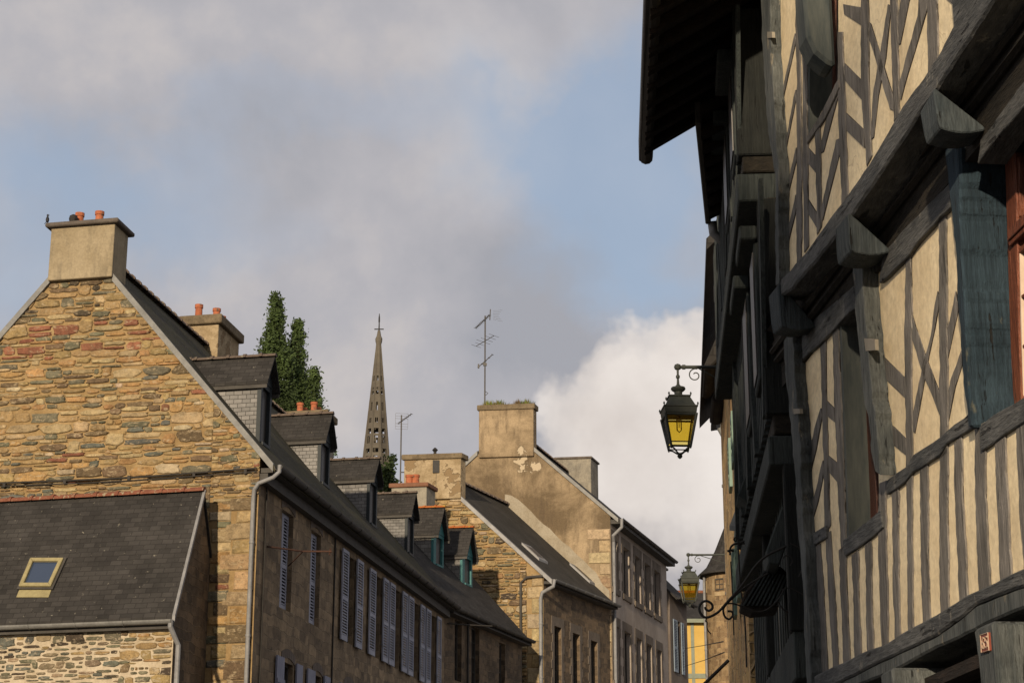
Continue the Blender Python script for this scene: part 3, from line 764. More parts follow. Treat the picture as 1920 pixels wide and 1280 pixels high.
# street front
zt_, zb_ = A.fx(535, 957)[1], A.fx(535, 1143)[1]
lt = A.fx(545, 1240)[1]
W1 = []   # closed shutters
for (xl, xr, yt) in ((529.5, 551, 957), (584, 602.5, 992)):
    W1.append((A.fx(xl, yt)[0], A.fx(xr, yt)[0]))
W2s = [((635.3, 646.8), (647, 663), (663.5, 674.8)), ((688, 699.2), (699.6, 713.5), (714, 723.5)), ((726.3, 736), (736.4, 750), (750.4, 759.5)),
       ((762.2, 771.5), (771.9, 784.5), (784.9, 792.5)), ((795.5, 804), (804.4, 815.8), (816.2, 823.5))]
holes = []
for (x0, x1) in W1: holes.append((x0, x1, zb_, zt_))
W2w = []
for (l, o, r) in W2s:
    q = [A.fx(x, 1100)[0] for x in (*l, *o, *r)]; W2w.append(q); holes.append((q[1]+.01, q[4]-.01, zb_, zt_))
LW = []
for (l, o, r) in (((513.5, 527.5), (529, 549.5), (551.5, 562.5)), ((572.5, 586.5), (588, 603), (604.5, 615)), ((634, 646), (647, 663), (664, 675))):
    q = [A.fx(x, 1250)[0] for x in (*l, *o, *r)]; LW.append(q); holes.append((q[2], q[3], lt-2.0, lt-.05))
mb = MB(); holed(mb, A.fr, 0, A.L, 0, A.ze-.02, holes, .16)
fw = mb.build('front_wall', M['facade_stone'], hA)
for (x0, x1) in W1:
    w = window(hA, A.fr, x0, x1, zb_, zt_, .158, M['gutter_dark'])
    xm = (x0+x1)/2
    shutter(w, A.fr, x0+.01, xm-.004, zb_+.01, zt_-.01, -.13, M['shutter']); shutter(w, A.fr, xm+.004, x1-.01, zb_+.01, zt_-.01, -.13, M['shutter'])
for q in W2w:
    w = window(hA, A.fr, q[1]+.01, q[4]-.01, zb_, zt_, .14, M['gutter_dark'])
    shutter(w, A.fr, q[0], q[1], zb_-.03, zt_+.03, .05, M['shutter']); shutter(w, A.fr, q[4], q[5], zb_-.03, zt_+.03, .05, M['shutter'])
    mb = MB()
    for zz in (zb_+.35, zt_-.35): mb.tube([A.fr(q[4]-.01, zz, .02), A.fr(q[4]-.05, zz, .09), A.fr(q[4]-.05, zz-.08, .10)], .012, 5)
    mb.build('shutter_hook', M['zinc'], w)
for q in LW:
    w = window(hA, A.fr, q[2], q[3], lt-2.0, lt-.05, .14, M['gutter_dark'])
    shutter(w, A.fr, q[0], q[1], lt-2.0, lt, .03, M['shutter_plank'], False); shutter(w, A.fr, q[4], q[5], lt-2.0, lt, .03, M['shutter_plank'], False)
# segmental stone arches over the first two and lower windows, string joint between the two building phases
mb = MB()
for (x0, x1, zz) in [(w[0], w[1], zt_) for w in W1]+[(q[2], q[3], lt-.05) for q in LW]:
    n = 7
    for i in range(n):
        t0, t1 = i/n, (i+1)/n; x_0 = lerp(x0-.1, x1+.1, t0)+.006; x_1 = lerp(x0-.1, x1+.1, t1)-.006
        y0 = zz+.0+.10*math.sin(math.pi*t0); y1 = zz+.10*math.sin(math.pi*t1)
        mb.prism([A.fr(x_0, zz-.002+y0-zz if True else 0, -.10), A.fr(x_1, y1, -.10), A.fr(x_1, y1+.17, -.10), A.fr(x_0, y0+.17, -.10)], A.na*.115)
mb.build('window_arches', M['facade_e'], fw)
rf = roof(A, hA, M['slate_moss'], -.06, A.L, ob=.32)
ridge_tiles(A, rf, M['ridge_grey'], .65, A.L, zoff=-.01)
verge(A, rf, M['zinc_dark'], -.02, -.28, A.gx(213, 520)[0], w=.09)
verge(A, rf, M['zinc_dark'], -.02, A.gx(97, 520)[0], W2+.3, w=.09)
mb = MB(); mb.prism([A.P(.02, -.30, A.roofz(-.30)-.10), A.P(A.L, -.30, A.roofz(-.30)-.10), A.P(A.L, -.02, A.roofz(-.30)-.10), A.P(.02, -.02, A.roofz(-.30)-.10)], UP*.09)
mb.prism([A.P(.02, -.16, A.roofz(-.30)-.30), A.P(A.L, -.16, A.roofz(-.30)-.30), A.P(A.L, -.003, A.roofz(-.30)-.30), A.P(.02, -.003, A.roofz(-.30)-.30)], UP*.19)
mb.build('eaves_soffit', M['gutter_dark'], rf)
zg = A.roofz(-.32)
gutter(hA, A.P(-.06, -.38, zg+.02), A.P(A.L, -.38, zg+.02), A.na, .085, M['gutter_dark'])
p_ = lambda px, py, o: hitp(px, py, A.P(-.09, 0, 0), A.nb)
pipe(hA, [A.P(-.03, -.40, zg+.04), A.P(-.05, -.40, zg-.09), A.P(-.10, -.30, zg-.2), A.P(-.10, -.02, zg-.30), A.P(-.10, .06, zg-.42), A.P(-.10, .07, zg-.6), A.P(-.10, .07, .1)], .04)
mb = MB(); mb.tube([A.fr(.42, A.ze-.42, .03), A.fr(.42, 6, .03), A.fr(.40, .5, .03)], .02, 6); mb.tube([A.fr(.42, A.ze-.42, .03), A.fr(.6, A.ze-.36, .05), A.fr(A.L, A.ze-.36, .05)], .02, 6)
mb.tube([A.fr(a1x, A.ze-.3, .02), A.fr(a1x, .5, .02)], .018, 6)
mb.build('wall_cables', M['cable'], hA)
mb = MB()
c0 = A.gx(-40, 908); c1_ = A.gx(484, 879)
for off in (0, .06):
    mb.tube([A.gr(lerp(c0[0], c1_[0], t), lerp(c0[1], c1_[1], t)-.04*math.sin(math.pi*t)-off, .07+.01*math.sin(9*t)) for t in [i/14 for i in range(15)]], .018-.006*(off > 0), 6)
for t in (.1, .32, .55, .78, .96):
    q = A.gr(lerp(c0[0], c1_[0], t), lerp(c0[1], c1_[1], t)-.05, 0); mb.cbox(q+A.nb*.05, .05, .08, .09)
tag(mb.build('cable', M['cable']), 'pair of black cables strung across the big rubble gable wall', 'cable')
# chimneys
def chim_px(h, root, ax, ay, xl, xr, xs, ytop, ycap, mat, capmat, over=.07, flush=None, zlow=1.2, yb=None):
    a0 = flush if flush is not None else h.fx(ax, ay, h.br)[0]
    b0, _ = h.gx(xr, ycap, a0); b1, _ = h.gx(xl, ycap, a0)
    z1 = h.gx(xr, ytop, a0)[1]; zc = h.gx(xr, ycap, a0)[1]
    aa = h.fx(xs, ycap+20, b0)[0]
    c = chimney(h, root, a0, max(aa, a0+.4), b0, b1, h.zr-zlow, z1, mat, capmat, cap=z1-zc, over=over)
    return c, a0, max(aa, a0+.4), b0, b1, z1
c, ca, cb, b0, b1, z1 = chim_px(A, hA, 0, 0, 97, 215.5, 241, 411, 419, M['stack_render'], M['cap_dark'], flush=-.13, over=.10, zlow=.84)
z1A = z1
bm_ = (b0+b1)/2
for px, rr, h2, aa in ((150, .13, .24, .2), (187, .13, .24, .2), (163, .13, .08, .45), (203, .13, .08, .45)):
    pots(A, c, M['terracotta'], [(aa, A.gx(px, 400, aa)[0], z1-.01, rr*.72, h2+.0)])
c, ca, cb, b0, b1, z1 = chim_px(A, hA, 380, 650, 345, 410, 449, 590, 607, M['stack_rough'], M['cap'], over=.10)
for px, h2, aa in ((373, .30, .25), (406.5, .24, .45), (417, .2, .95)):
    pots(A, c, M['terracotta'], [(ca+aa, A.gx(px, 580, ca+aa)[0], z1-.02, .10, h2)])
c, ca, cb, b0, b1, z1 = chim_px(A, hA, 578, 820, 541, 611, 627, 768, 781, M['stack_cement'], M['cap'], over=.08)
for px, h2, aa in ((563, .23, .2), (570, .18, .6), (589, .23, .2), (596, .17, .6)):
    pots(A, c, M['terracotta'], [(ca+aa, A.gx(px, 760, ca+aa)[0], z1-.02, .105, h2)])
for args in ((485, 827, 709, 669, 504), (599, 902, 817, 778, 615.5), (691, 979, 893, 862, 704.6), (762.4, 1034, 958.6, 926, 774)):
    dormer(A, hA, *args, M['navy'], M['ridge_grey'], M['slate_wall'], M['slate'])
# bird and cowl on the gable stack
def bird(loc, hgt, label, face=1):
    mb = MB(); c = V(loc); s = hgt
    mb.lathe(c+UP*.02*s, [(.02*s, .08*s), (.13*s, .18*s), (.18*s, .38*s), (.16*s, .55*s), (.09*s, .70*s), (.085*s, .78*s), (.11*s, .86*s), (.09*s, .95*s), (.02*s, 1.0*s)], 12)
    mb.prism([c+V((-.05*s*face, -.05*s, .3*s)), c+V((-.05*s*face, .05*s, .3*s)), c+V((-.30*s*face, .02*s, -.02*s)), c+V((-.30*s*face, -.02*s, -.02*s))], V((.06*s*face, 0, .02*s)))
    mb.prism([c+V((.09*s*face, -.02*s, .90*s)), c+V((.09*s*face, .02*s, .90*s)), c+V((.22*s*face, 0, .87*s))], UP*.03*s)
    for y in (-.05, .05): mb.tube([c+V((0, y*s, 0)), c+V((0, y*s, .14*s))], .012*s, 4)
    return tag(mb.build('bird', M['bird'], smooth=True), label, 'bird')
q = A.gx(97, 410, .05); bird(A.P(-.15, q[0], z1A+.002), .20, 'black bird perched on the far left corner of the big rendered chimney cap')
mb = MB(); q = A.gx(141, 406, .1); zz = z1A
mb.lathe(A.P(.02, q[0], zz), [(.05, 0), (.05, .05), (.075, .07), (.09, .13), (.075, .19), (.03, .22)], 12)
mb.build('chimney_cowl', M['iron'], [o for o in hA.children if o.name.startswith('chimney')][0])
# rusty bracket on the front
mb = MB(); q0 = A.fx(500, 1024); zz = q0[1]
mb.tube([A.fr(A.fx(500, 1028)[0], zz, .01), A.fr(A.fx(520, 1028)[0], zz+.02, .5), A.fr(A.fx(520, 1028)[0]+.1, zz+.02, 1.05)], .018, 6)
mb.tube([A.fr(A.fx(520, 1028)[0]+.02, zz+.02, .5), A.fr(A.fx(540, 1040)[0], zz-.12, .02)], .014, 6); mb.tube([A.fr(A.fx(520, 1028)[0]+.1, zz-.05, 1.0), A.fr(A.fx(520, 1028)[0]+.1, zz+.08, 1.02)], .014, 5)
tag(mb.build('wall_bracket', M['rust']), 'rusty iron bar bracket jutting from the stone front beside the first two shutters', 'bracket')
# ================================================================== ANNEX in front of the gable
kb = hitp(387, 1200, A.P(0, 0, 0), A.nb); p0 = dep(325, 1200, kb.y-1.9)
class Fr: pass
eh = V((kb.x-p0.x, kb.y-p0.y, 0)).normalized()      # end wall heading
gh = head(-13000)                                    # long wall heading (to the left)
en = V((eh.y, -eh.x, 0)); en = en if en.x > 0 else -en
fn = V((gh.y, -gh.x, 0)); fn = fn if fn.y < 0 else -fn
K2 = V((p0.x, p0.y, 0)); K2b = V((kb.x, kb.y, 0))
apex = hitp(380, 926, K2, en); eav = hitp(322, 1160, K2, en); beav = hitp(393, 1045, K2, en)
print('annex', K2, apex, eav, beav, 'fn', fn)
hN = thing('stone_annex', 'low slate roofed annex with red ridge tiles and roof window before the big gable', 'annex', K2)
zt = eav.z-.02
mb = MB(); LNG = 7
mb.face([K2, K2b, V((K2b.x, K2b.y, beav.z)), apex-UP*.06, V((K2.x, K2.y, zt))]); mb.build('end_wall', M['facade_rubble'], hN)
mb = MB(); mb.face([K2, K2+gh*LNG, K2+gh*LNG+UP*zt, K2+UP*zt]); aw = mb.build('front_wall', M['mortar_pale'], hN)
NF = lambda b, z, o: K2+gh*b+UP*z+fn*o
bsw = (hitp(225, 1220, K2, fn)-K2).dot(gh)
mb = MB()
pal = stone_cols([GRE, (.156, .120, .078), DK, BLU, OCH, (.216, .162, .102)], [4, 3, 2, 2.5, 1.5, 2])
rubble(mb, lambda b, z, o: NF(b, z, o+.004), [(bsw, .3), (LNG-.5, .3), (LNG-.5, zt-.05), (bsw, zt-.05)], h=(.08, .19), w=(.12, .42), gap=.013, rise=.018, colf=pal, seed=21, split=.25)
rubble(mb, lambda b, z, o: NF(b, z, o+.004), [(.02, .3), (bsw, .3), (bsw, zt-.05), (.02, zt-.05)], h=(.07, .2), w=(.12, .45), gap=.010, rise=.022, colf=stone_cols([OCH, BRO, GRE, ORA, DK, SAND], [3, 3, 3, 1, 1, 1]), seed=22)
mb.build('wall_stones', M['stones_pale'], aw)
sd = (apex-eav); mb = MB(); ov = -en*-.10
e2 = eav-UP*.02; P_ = lambda base, k: base+gh*k
mb.prism([e2+en*.04, apex+en*.04, P_(apex, LNG), P_(e2, LNG)], UP*.07)
bo = beav+en*.04
mb.prism([apex+en*.04, bo, P_(beav, LNG), P_(apex, LNG)], UP*.07)
nrf = mb.build('roof', M['slate'], hN)
mb = MB(); k = -.04; n = 7
while k < LNG:
    for (q0, q1, r) in ((k, k+.43, .085), (k+.37, k+.43, .105)):
        vs = []
        for q in (q0, q1):
            for j in range(n+1):
                t = math.pi*j/n; vs.append(apex+gh*q+fn*math.cos(t)*r+UP*(math.sin(t)*r+.05))
        mb.add(vs, [[i, i+1, n+2+i, n+1+i] for i in range(n)]+[list(range(n+1))[::-1], list(range(n+1, 2*n+2))])
    k += .44
mb.build('ridge_tiles', M['terracotta_dull'], nrf)
mb = MB(); sdn = sd.normalized(); un = sdn.cross(gh).normalized(); un = un if un.z > 0 else -un
mb.prism([e2+en*.055-UP*.03, e2+en*.055+UP*.085, apex+en*.055+UP*.085, apex+en*.055-UP*.03], -en*.05)
mb.build('verge', M['zinc'], nrf)
g0 = e2+fn*.09+UP*.0+en*.05
gutter(hN, g0, g0+gh*LNG, fn, .075, M['zinc_dark'])
mb = MB(); mb.prism([e2+UP*-.02, P_(e2, LNG)-UP*.02, P_(e2, LNG)-UP*.02-fn*.12, e2-UP*.02-fn*.12], -UP*.12); mb.build('eaves_board', M['gutter_dark'], nrf)
qx = hitp(334, 1215, K2+fn*.07, fn)
pipe(hN, [e2+fn*.09+en*.02, e2+fn*.09-UP*.12+en*.02, V((qx.x, qx.y, e2.z-.42)), V((qx.x, qx.y, .1))], .045)
# roof window
def on_roof(px, py, up=.07): return hitp(px, py, e2+UP*up, un)
def roof_quad(pts, up): return [on_roof(x, y, up) for x, y in pts]
O = [(38, 1103), (98, 1103), (122, 1050), (60, 1050)]
cc = on_roof(79, 1077); 
def inset(q, k): c = sum(q, V((0, 0, 0)))/4; return [c+(p-c)*k for p in q]
qo = [on_roof(x, y) for x, y in O]; qi = inset(qo, .76); mb = MB()
for i in range(4):
    j = (i+1) % 4; mb.prism([qo[i], qo[j], qi[j], qi[i]], un*.09)
sk = mb.build('roof_window', M['brass'], hN, bevel=.01)
mb = MB(); mb.prism([p+un*.03 for p in inset(qo, .77)], un*.012); mb.build('pane', M['glass_blue'], sk)
q2 = inset(qo, 1.12); mb = MB()
for i in range(4):
    j = (i+1) % 4; mb.prism([q2[i], q2[j], qo[j], qo[i]], un*.045)
mb.build('flashing', M['gutter_dark'], sk)
mb = MB(); dd = (qo[0]-qo[3]).normalized(); mb.prism([qo[0], qo[1], qo[1]+dd*.2, qo[0]+dd*.2], un*.015); mb.build('apron', M['brass'], sk)
# ================================================================== HOUSE B : teal dormers
dB = A.P(A.L, 0, 0).y
B = House(833, dB+.02, 2085, -20000, 8)
B.L = B.fx(978, 1215)[0]
e1 = B.gx(993, 1200, B.L); e2b = B.gx(900, 1098, B.L); g1 = B.fx(850, 1132)[1]
slB = (e2b[1]-e1[1])/(e2b[0]-e1[0]); zeB = e1[1]-slB*e1[0]
B.setroof(zeB, 3.1, zeB+slB*3.1); print('B', B.K, B.L, slB, 'ze', zeB, g1)
hB = thing('teal_dormer_house', 'low dark stone row house with two teal dormers under orange ridge tiles', 'house', B.K)
wins = []
for (xl, xr, yt, yb) in ((853, 866, 1160, 1262), (884, 899, 1172, 1290), (936, 947, 1203, 1320)):
    a_, zt2 = B.fx(xl, yt); a2_, _ = B.fx(xr, yt); wins.append((a_, a2_, zt2-1.7, zt2))
mb = MB(); holed(mb, B.fr, .02, B.L, 0, B.ze-.03, wins, .18)
mb.face([B.P(B.L, 0, 0), B.P(B.L, 6.2, 0), B.P(B.L, 6.2, B.ze), B.P(B.L, 3.1, B.zr), B.P(B.L, 0, B.ze)])
mb.face([B.P(.02, 6.2, 0), B.P(B.L, 6.2, 0), B.P(B.L, 6.2, B.ze), B.P(.02, 6.2, B.ze)])
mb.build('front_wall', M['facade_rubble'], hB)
for w in wins: window(hB, B.fr, *w, .17, M['gutter_dark'])
rf = roof(B, hB, M['slate'], -2.6, B.L+.1, ob=.3)
ridge_tiles(B, rf, M['ridge_grey'], 0, B.L, zoff=-.01)
mb = MB(); zg = B.roofz(-.3)
mb.prism([B.P(.02, -.30, zg-.12), B.P(B.L+.1, -.30, zg-.12), B.P(B.L+.1, -.01, zg-.12), B.P(.02, -.01, zg-.12)], UP*.1); mb.build('eaves_soffit', M['gutter_dark'], rf)
gutter(hB, B.P(0, -.36, zg+.04), B.P(B.L+.1, -.36, zg+.04), B.na, .08, M['gutter_dark'])
c, ca, cb, b0, b1, z1 = chim_px(B, hB, 774, 950, 734, 800, 816, 904, 912, M['stack_cement'], M['ridge_orange_dim'], over=.07, zlow=1.6)
print('B stack', ca, b0, b1, z1, B.zr)
for px in (767.5, 779.5):
    pots(B, c, M['terracotta'], [(ca+.2, B.gx(px, 900, ca+.2)[0], z1-.02, .13, .24)])
for args in ((812, 1055, 996, 956, 830), (866, 1091, 1036, 994, 884)):
    dormer(B, hB, *args, M['teal'], M['ridge_orange'], M['slate_wall_plain'], M['slate'], ox=.2, side=.1, brd=.2)
mb = MB(); mb.tube([B.fr(B.fx(874, 1150)[0], B.ze-.1, .06), B.fr(B.fx(874, 1150)[0], .3, .06)], .035, 6)
zz = B.fx(850, 1173)[1]; mb.tube([B.fr(B.fx(838, 1173)[0], zz, .02), B.fr(B.fx(850, 1173)[0], zz+.01, .5), B.fr(B.fx(860, 1173)[0], zz+.02, 1.0)], .02, 6)
mb.build('downspout', M['cable'], hB)
# ================================================================== HOUSE C : gable with white-washed stack
dC = B.P(B.L, 0, 0).y+1.2
C = House(1018, dC, 2500, -24000, 6); C.L = C.fx(1143, 1160)[0]
pk = C.gx(810, 881); rk = C.gx(1016.5, 1070); s_ = (pk[1]-rk[1])/(pk[0]-rk[0]); C.setroof(pk[1]-s_*pk[0], pk[0], pk[1])
print('C', C.K, C.L, C.ze, C.br, C.zr)
hC = thing('rubble_gable_house', 'rubble gable house with pale rough chimney stack and smooth slate roof with two roof windows', 'house', C.K)
mb = MB(); mb.face([C.gr(0, 0), C.gr(2*C.br, 0), C.gr(2*C.br, C.ze), C.gr(C.br, C.zr), C.gr(0, C.ze)])
mb.face([C.P(0, 2*C.br, 0), C.P(C.L, 2*C.br, 0), C.P(C.L, 2*C.br, C.ze), C.P(0, 2*C.br, C.ze)])
gw = mb.build('gable_wall', M['mortar'], hC)
mb = MB(); qc2 = stone_cols([SAND, CRE, OCH, (.330, .252, .150)], [4, 3, 2, 3])
c_pal = stone_cols([OCH, SAND, BRO, GRE, ORA, CRE, DK], [5, 4, 3, 2, 1, 1.5, 1.4])
rubble(mb, lambda b, z, o: C.gr(b, z, o+.004), [(.55, 2), (C.br+2.0, 2), (C.br+2.0, C.roofz(C.br+2.0)), (C.br, C.zr-.02), (.55, C.roofz(.55)-.02)], h=(.10, .26), w=(.2, .62), gap=.012, rise=.05, colf=c_pal, seed=31, split=.3)
ashlar(mb, lambda b, z, o: C.gr(b, z, o+.004), .0, [.53, .40], 2, C.ze-.05, (.36, .5), qc2, seed=33, rise=.03)
mb.build('gable_stones', M['stones'], gw)
wins = []
for (xl, xr, yt) in ((1038.5, 1052, 1172), (1073, 1086.5, 1185), (1107, 1119.5, 1199)):
    a_, z_ = C.fx(xl, yt); a2_, _ = C.fx(xr, yt); wins.append((a_, a2_, z_-1.9, z_))
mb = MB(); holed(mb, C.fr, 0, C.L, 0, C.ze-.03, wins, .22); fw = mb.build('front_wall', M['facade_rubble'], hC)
for w in wins:
    wo_ = window(hC, C.fr, *w, .2, M['gutter_dark']); mb = MB()
    for k in range(7):
        z = w[3]-.28*(k+1); e = .16 if k % 2 else .26
        for (x0, x1) in ((w[0]-e, w[0]), (w[1], w[1]+e)): mb.prism([C.fr(x0, z, 0), C.fr(x1, z, 0), C.fr(x1, z+.28, 0), C.fr(x0, z+.28, 0)], C.na*.02)
    mb.prism([C.fr(w[0]-.22, w[3], 0), C.fr(w[1]+.22, w[3], 0), C.fr(w[1]+.22, w[3]+.3, 0), C.fr(w[0]-.22, w[3]+.3, 0)], C.na*.02)
    mb.build('surround', M['dressed'], wo_)
rf = roof(C, hC, M['slate_smooth'], -.05, C.L, ob=.3)
ridge_tiles(C, rf, M['ridge_grey'], .7, C.L, zoff=-.01)
verge(C, rf, M['zinc'], -.03, -.3, C.gx(866, 930)[0], w=.14); verge(C, rf, M['zinc'], -.03, C.gx(756, 930)[0], 2*C.br+.2, w=.12)
zg = C.roofz(-.3); mb = MB(); mb.prism([C.P(0, -.3, zg-.1), C.P(C.L, -.3, zg-.1), C.P(C.L, -.01, zg-.1), C.P(0, -.01, zg-.1)], UP*.09); mb.build('eaves_soffit', M['gutter_dark'], rf)
gutter(hC, C.P(-.05, -.37, zg+.04), C.P(C.L, -.37, zg+.04), C.na, .08, M['zinc_dark'])
pipe(hC, [C.P(-.06, -.38, zg+.02), C.P(-.1, -.36, zg-.2), C.P(-.12, .0, zg-.4), C.P(-.12, .05, zg-.6), C.P(-.12, .05, .1)], .06)
mb = MB(); q = C.gx(977, 1090); q2 = C.gx(1018, 1080); mb.tube([C.gr(q2[0], q2[1], .08), C.gr(q[0]-.2, q2[1]-.03, .08), C.gr(q[0], q2[1]-.2, .08), C.gr(q[0], 2, .08)], .045, 7); mb.build('downspout', M['gutter_dark'], hC)
c, ca, cb, b0, b1, z1 = chim_px(C, hC, 0, 0, 758, 864, 869.5, 849, 859, M['stack_rough'], M['cap'], flush=-.12, over=.07, zlow=1.0)
mb = MB(); q = C.gx(806, 848); mb.lathe(C.P(.4, q[0], z1-.01), [(.10, 0), (.12, .1), (.05, .14), (.05, .2), (.1, .26), (.03, .34)], 10); mb.build('chimney_cowl', M['iron'], c)
mb = MB(); qa = C.gx(819, 862); qb_ = C.gx(818, 938)
mb.tube([C.gr(qa[0], qa[1]-.1, .09), C.gr(qb_[0], qb_[1], .09)], .03, 6); mb.cbox(C.gr(qa[0], qa[1]-.25, .12), .22, .1, .42); mb.build('flue_box', M['iron'], c)
for (x0, y0, x1, y1) in ((978, 1018, 1040, 1060), (1068, 1056, 1112, 1093)):
    a0_, b0_, _ = hit_roof(C, x1, y1+3); a1_, b1_, _ = hit_roof(C, x0, y0+3)
    aa = min(a0_, a1_); wdt = .8; mb = MB()
    P_r = lambda a, b, u: C.P(a, b, C.roofz(b)+.01+u)
    bb0, bb1 = min(b0_, b1_), max(b0_, b1_)
    for (x_0, x_1, y_0, y_1) in ((aa, aa+.1, bb0, bb1), (aa+wdt-.1, aa+wdt, bb0, bb1), (aa+.1, aa+wdt-.1, bb0, bb0+.1), (aa+.1, aa+wdt-.1, bb1-.1, bb1)):
        mb.prism([P_r(x_0, y_0, 0), P_r(x_1, y_0, 0), P_r(x_1, y_1, 0), P_r(x_0, y_1, 0)], UP*.08)
    sk = mb.build('roof_window', M['skyframe'], hC)
    mb = MB(); mb.prism([P_r(aa+.1, bb0+.1, .05), P_r(aa+wdt-.1, bb0+.1, .05), P_r(aa+wdt-.1, bb1-.1, .05), P_r(aa+.1, bb1-.1, .05)], UP*.04); mb.build('pane', M['window_dark'], sk)
# ================================================================== HOUSE D : stained rendered gable
dD = C.P(C.L, 0, 0).y+.05
D = House(1143, dD, 2050, -24000, 8); D.L = D.fx(1250, 1100)[0]
pk = D.gx(951, 797); rk = D.gx(1141, 957); s_ = (pk[1]-rk[1])/(pk[0]-rk[0]); D.setroof(pk[1]-s_*pk[0], pk[0], pk[1])
print('D', D.K, D.L, D.ze, D.br, D.zr)
pc_ = [tuple(D.P(0, *D.gx(x, y))) for x, y in ((988, 878), (980, 850), (1008, 872), (1085, 890))]
M['gable_render'] = m_render('stained_gable_render', (.118, .086, .050), (.322, .245, .152), (.081, .059, .037), peel=((.397, .329, .229), 2.6, .70), pc=list(zip(pc_, (.6, .5, .3, .2))), scale=.42, bump=.03, streak=.75)
hD = thing('rendered_gable_house', 'tall house with brown stained rendered gable, grassy chimney and grey front of evenly spaced windows', 'house', D.K)
mb = MB(); mb.face([D.gr(0, 0), D.gr(2*D.br, 0), D.gr(2*D.br, D.ze), D.gr(D.br, D.zr), D.gr(0, D.ze)])
mb.face([D.P(0, 2*D.br, 0), D.P(D.L, 2*D.br, 0), D.P(D.L, 2*D.br, D.ze), D.P(0, 2*D.br, D.ze)]); mb.face([D.P(D.L, 0, 0), D.P(D.L, 2*D.br, 0), D.P(D.L, 2*D.br, D.ze), D.P(D.L, D.br, D.zr), D.P(D.L, 0, D.ze)])
gw = mb.build('gable_wall', M['gable_render'], hD)
mb = MB(); ashlar(mb, lambda b, z, o: D.gr(b, z, o), .0, [.42, .85, .5, .95, .42, .8], 2, D.gx(1141, 990)[1], (.40, .52), stone_cols([(.300, .228, .132), (.336, .264, .162), (.288, .204, .120)], [1, 1, 1]), seed=41, rise=.035, gap=.015)
mb.build('quoins', M['stones'], gw)
rows = []
top1 = [(1146.5, 1157, 1012), (1168, 1179, 1027), (1190, 1200, 1040), (1208.5, 1218, 1055), (1226, 1236, 1069)]
top2 = [(1148, 1160, 1168), (1170, 1182, 1181), (1193, 1202.5, 1194), (1212, 1221.5, 1205), (1231.5, 1240, 1217)]
za = D.fx(1190, 1040)[1]; zb2 = D.fx(1193, 1194)[1]
for L_, zz, hh in ((top1, za, 1.75), (top2, zb2, 1.95)):
    for (xl, xr, y) in L_: rows.append((max(.15, D.fx(xl, y)[0]), D.fx(xr, y)[0], zz-hh, zz))
mb = MB(); holed(mb, D.fr, 0, D.L, 0, D.ze-.03, rows, .22); fw = mb.build('front_wall', M['facade_d'], hD)
for w in rows:
    wo_ = window(hD, D.fr, *w, .2, M['gutter_dark']); mb = MB()
    for k in range(6):
        z = w[3]-.33*(k+1); e = .14 if k % 2 else .27
        for (x0, x1) in ((max(w[0]-e, .01), w[0]), (w[1], w[1]+e)): mb.prism([D.fr(x0, z, 0), D.fr(x1, z, 0), D.fr(x1, z+.33, 0), D.fr(x0, z+.33, 0)], D.na*.018)
    mb.prism([D.fr(max(w[0]-.22, .01), w[3], 0), D.fr(w[1]+.22, w[3], 0), D.fr(w[1]+.22, w[3]+.32, 0), D.fr(max(w[0]-.22, .01), w[3]+.32, 0)], D.na*.018)
    mb.prism([D.fr(max(w[0]-.2, .01), w[2]-.2, 0), D.fr(w[1]+.2, w[2]-.2, 0), D.fr(w[1]+.2, w[2], 0), D.fr(max(w[0]-.2, .01), w[2], 0)], D.na*.06)
    mb.build('surround', M['dressed'], wo_)
rf = roof(D, hD, M['slate'], -.03, D.L+.1, ob=.3)
ridge_tiles(D, rf, M['ridge_grey'], .7, D.L, zoff=-.01)
verge(D, rf, M['zinc_dark'], -.02, -.3, D.gx(1002, 838)[0], w=.14); verge(D, rf, M['zinc_dark'], -.02, D.gx(896, 840)[0], 2*D.br+.2, w=.12)
zg = D.roofz(-.3); mb = MB(); mb.prism([D.P(0, -.34, zg-.16), D.P(D.L+.1, -.34, zg-.16), D.P(D.L+.1, -.01, zg-.16), D.P(0, -.01, zg-.16)], UP*.15); mb.build('eaves_soffit', M['gutter_dark'], rf)
gutter(hD, D.P(-.03, -.40, zg+.03), D.P(D.L+.1, -.40, zg+.03), D.na, .08, M['gutter_dark'])
pipe(hD, [D.P(-.03, -.42, zg+.0), D.P(-.05, -.42, zg-.3), D.P(-.03, -.1, zg-.6), D.P(.12, -.08, zg-.8), D.P(.12, -.08, .1)], .06)
c, ca, cb, b0, b1, z1 = chim_px(D, hD, 0, 0, 898, 1000, 1006, 756, 766, M['gable_render'], M['cap'], flush=-.10, over=.06, zlow=1.2)
cD = (b0, b1, z1)
mb = MB()
for yy, oo in ((778, 0), (790, 0)):
    zz = D.gx(950, yy)[1]; mb.prism([D.gr(b0-.01, zz, .012), D.gr(b1+.01, zz, .012), D.gr(b1+.01, zz-.05, .012), D.gr(b0-.01, zz-.05, .012)], D.nb*.025)
mb.build('string_course', M['stack_cement'], c)
# second stack at the far end of D's ridge
aF = D.L-1.3; bb_ = D.gx(1108, 880, aF)[0]; bl_ = D.gx(1042, 880, aF)[0]; zt3 = D.gx(1080, 856, aF)[1]
chimney(D, hD, aF, aF+1.2, bb_, bl_, D.zr-2.2, zt3, M['stack_cement'], M['cap_dark'], cap=.09, over=.06)
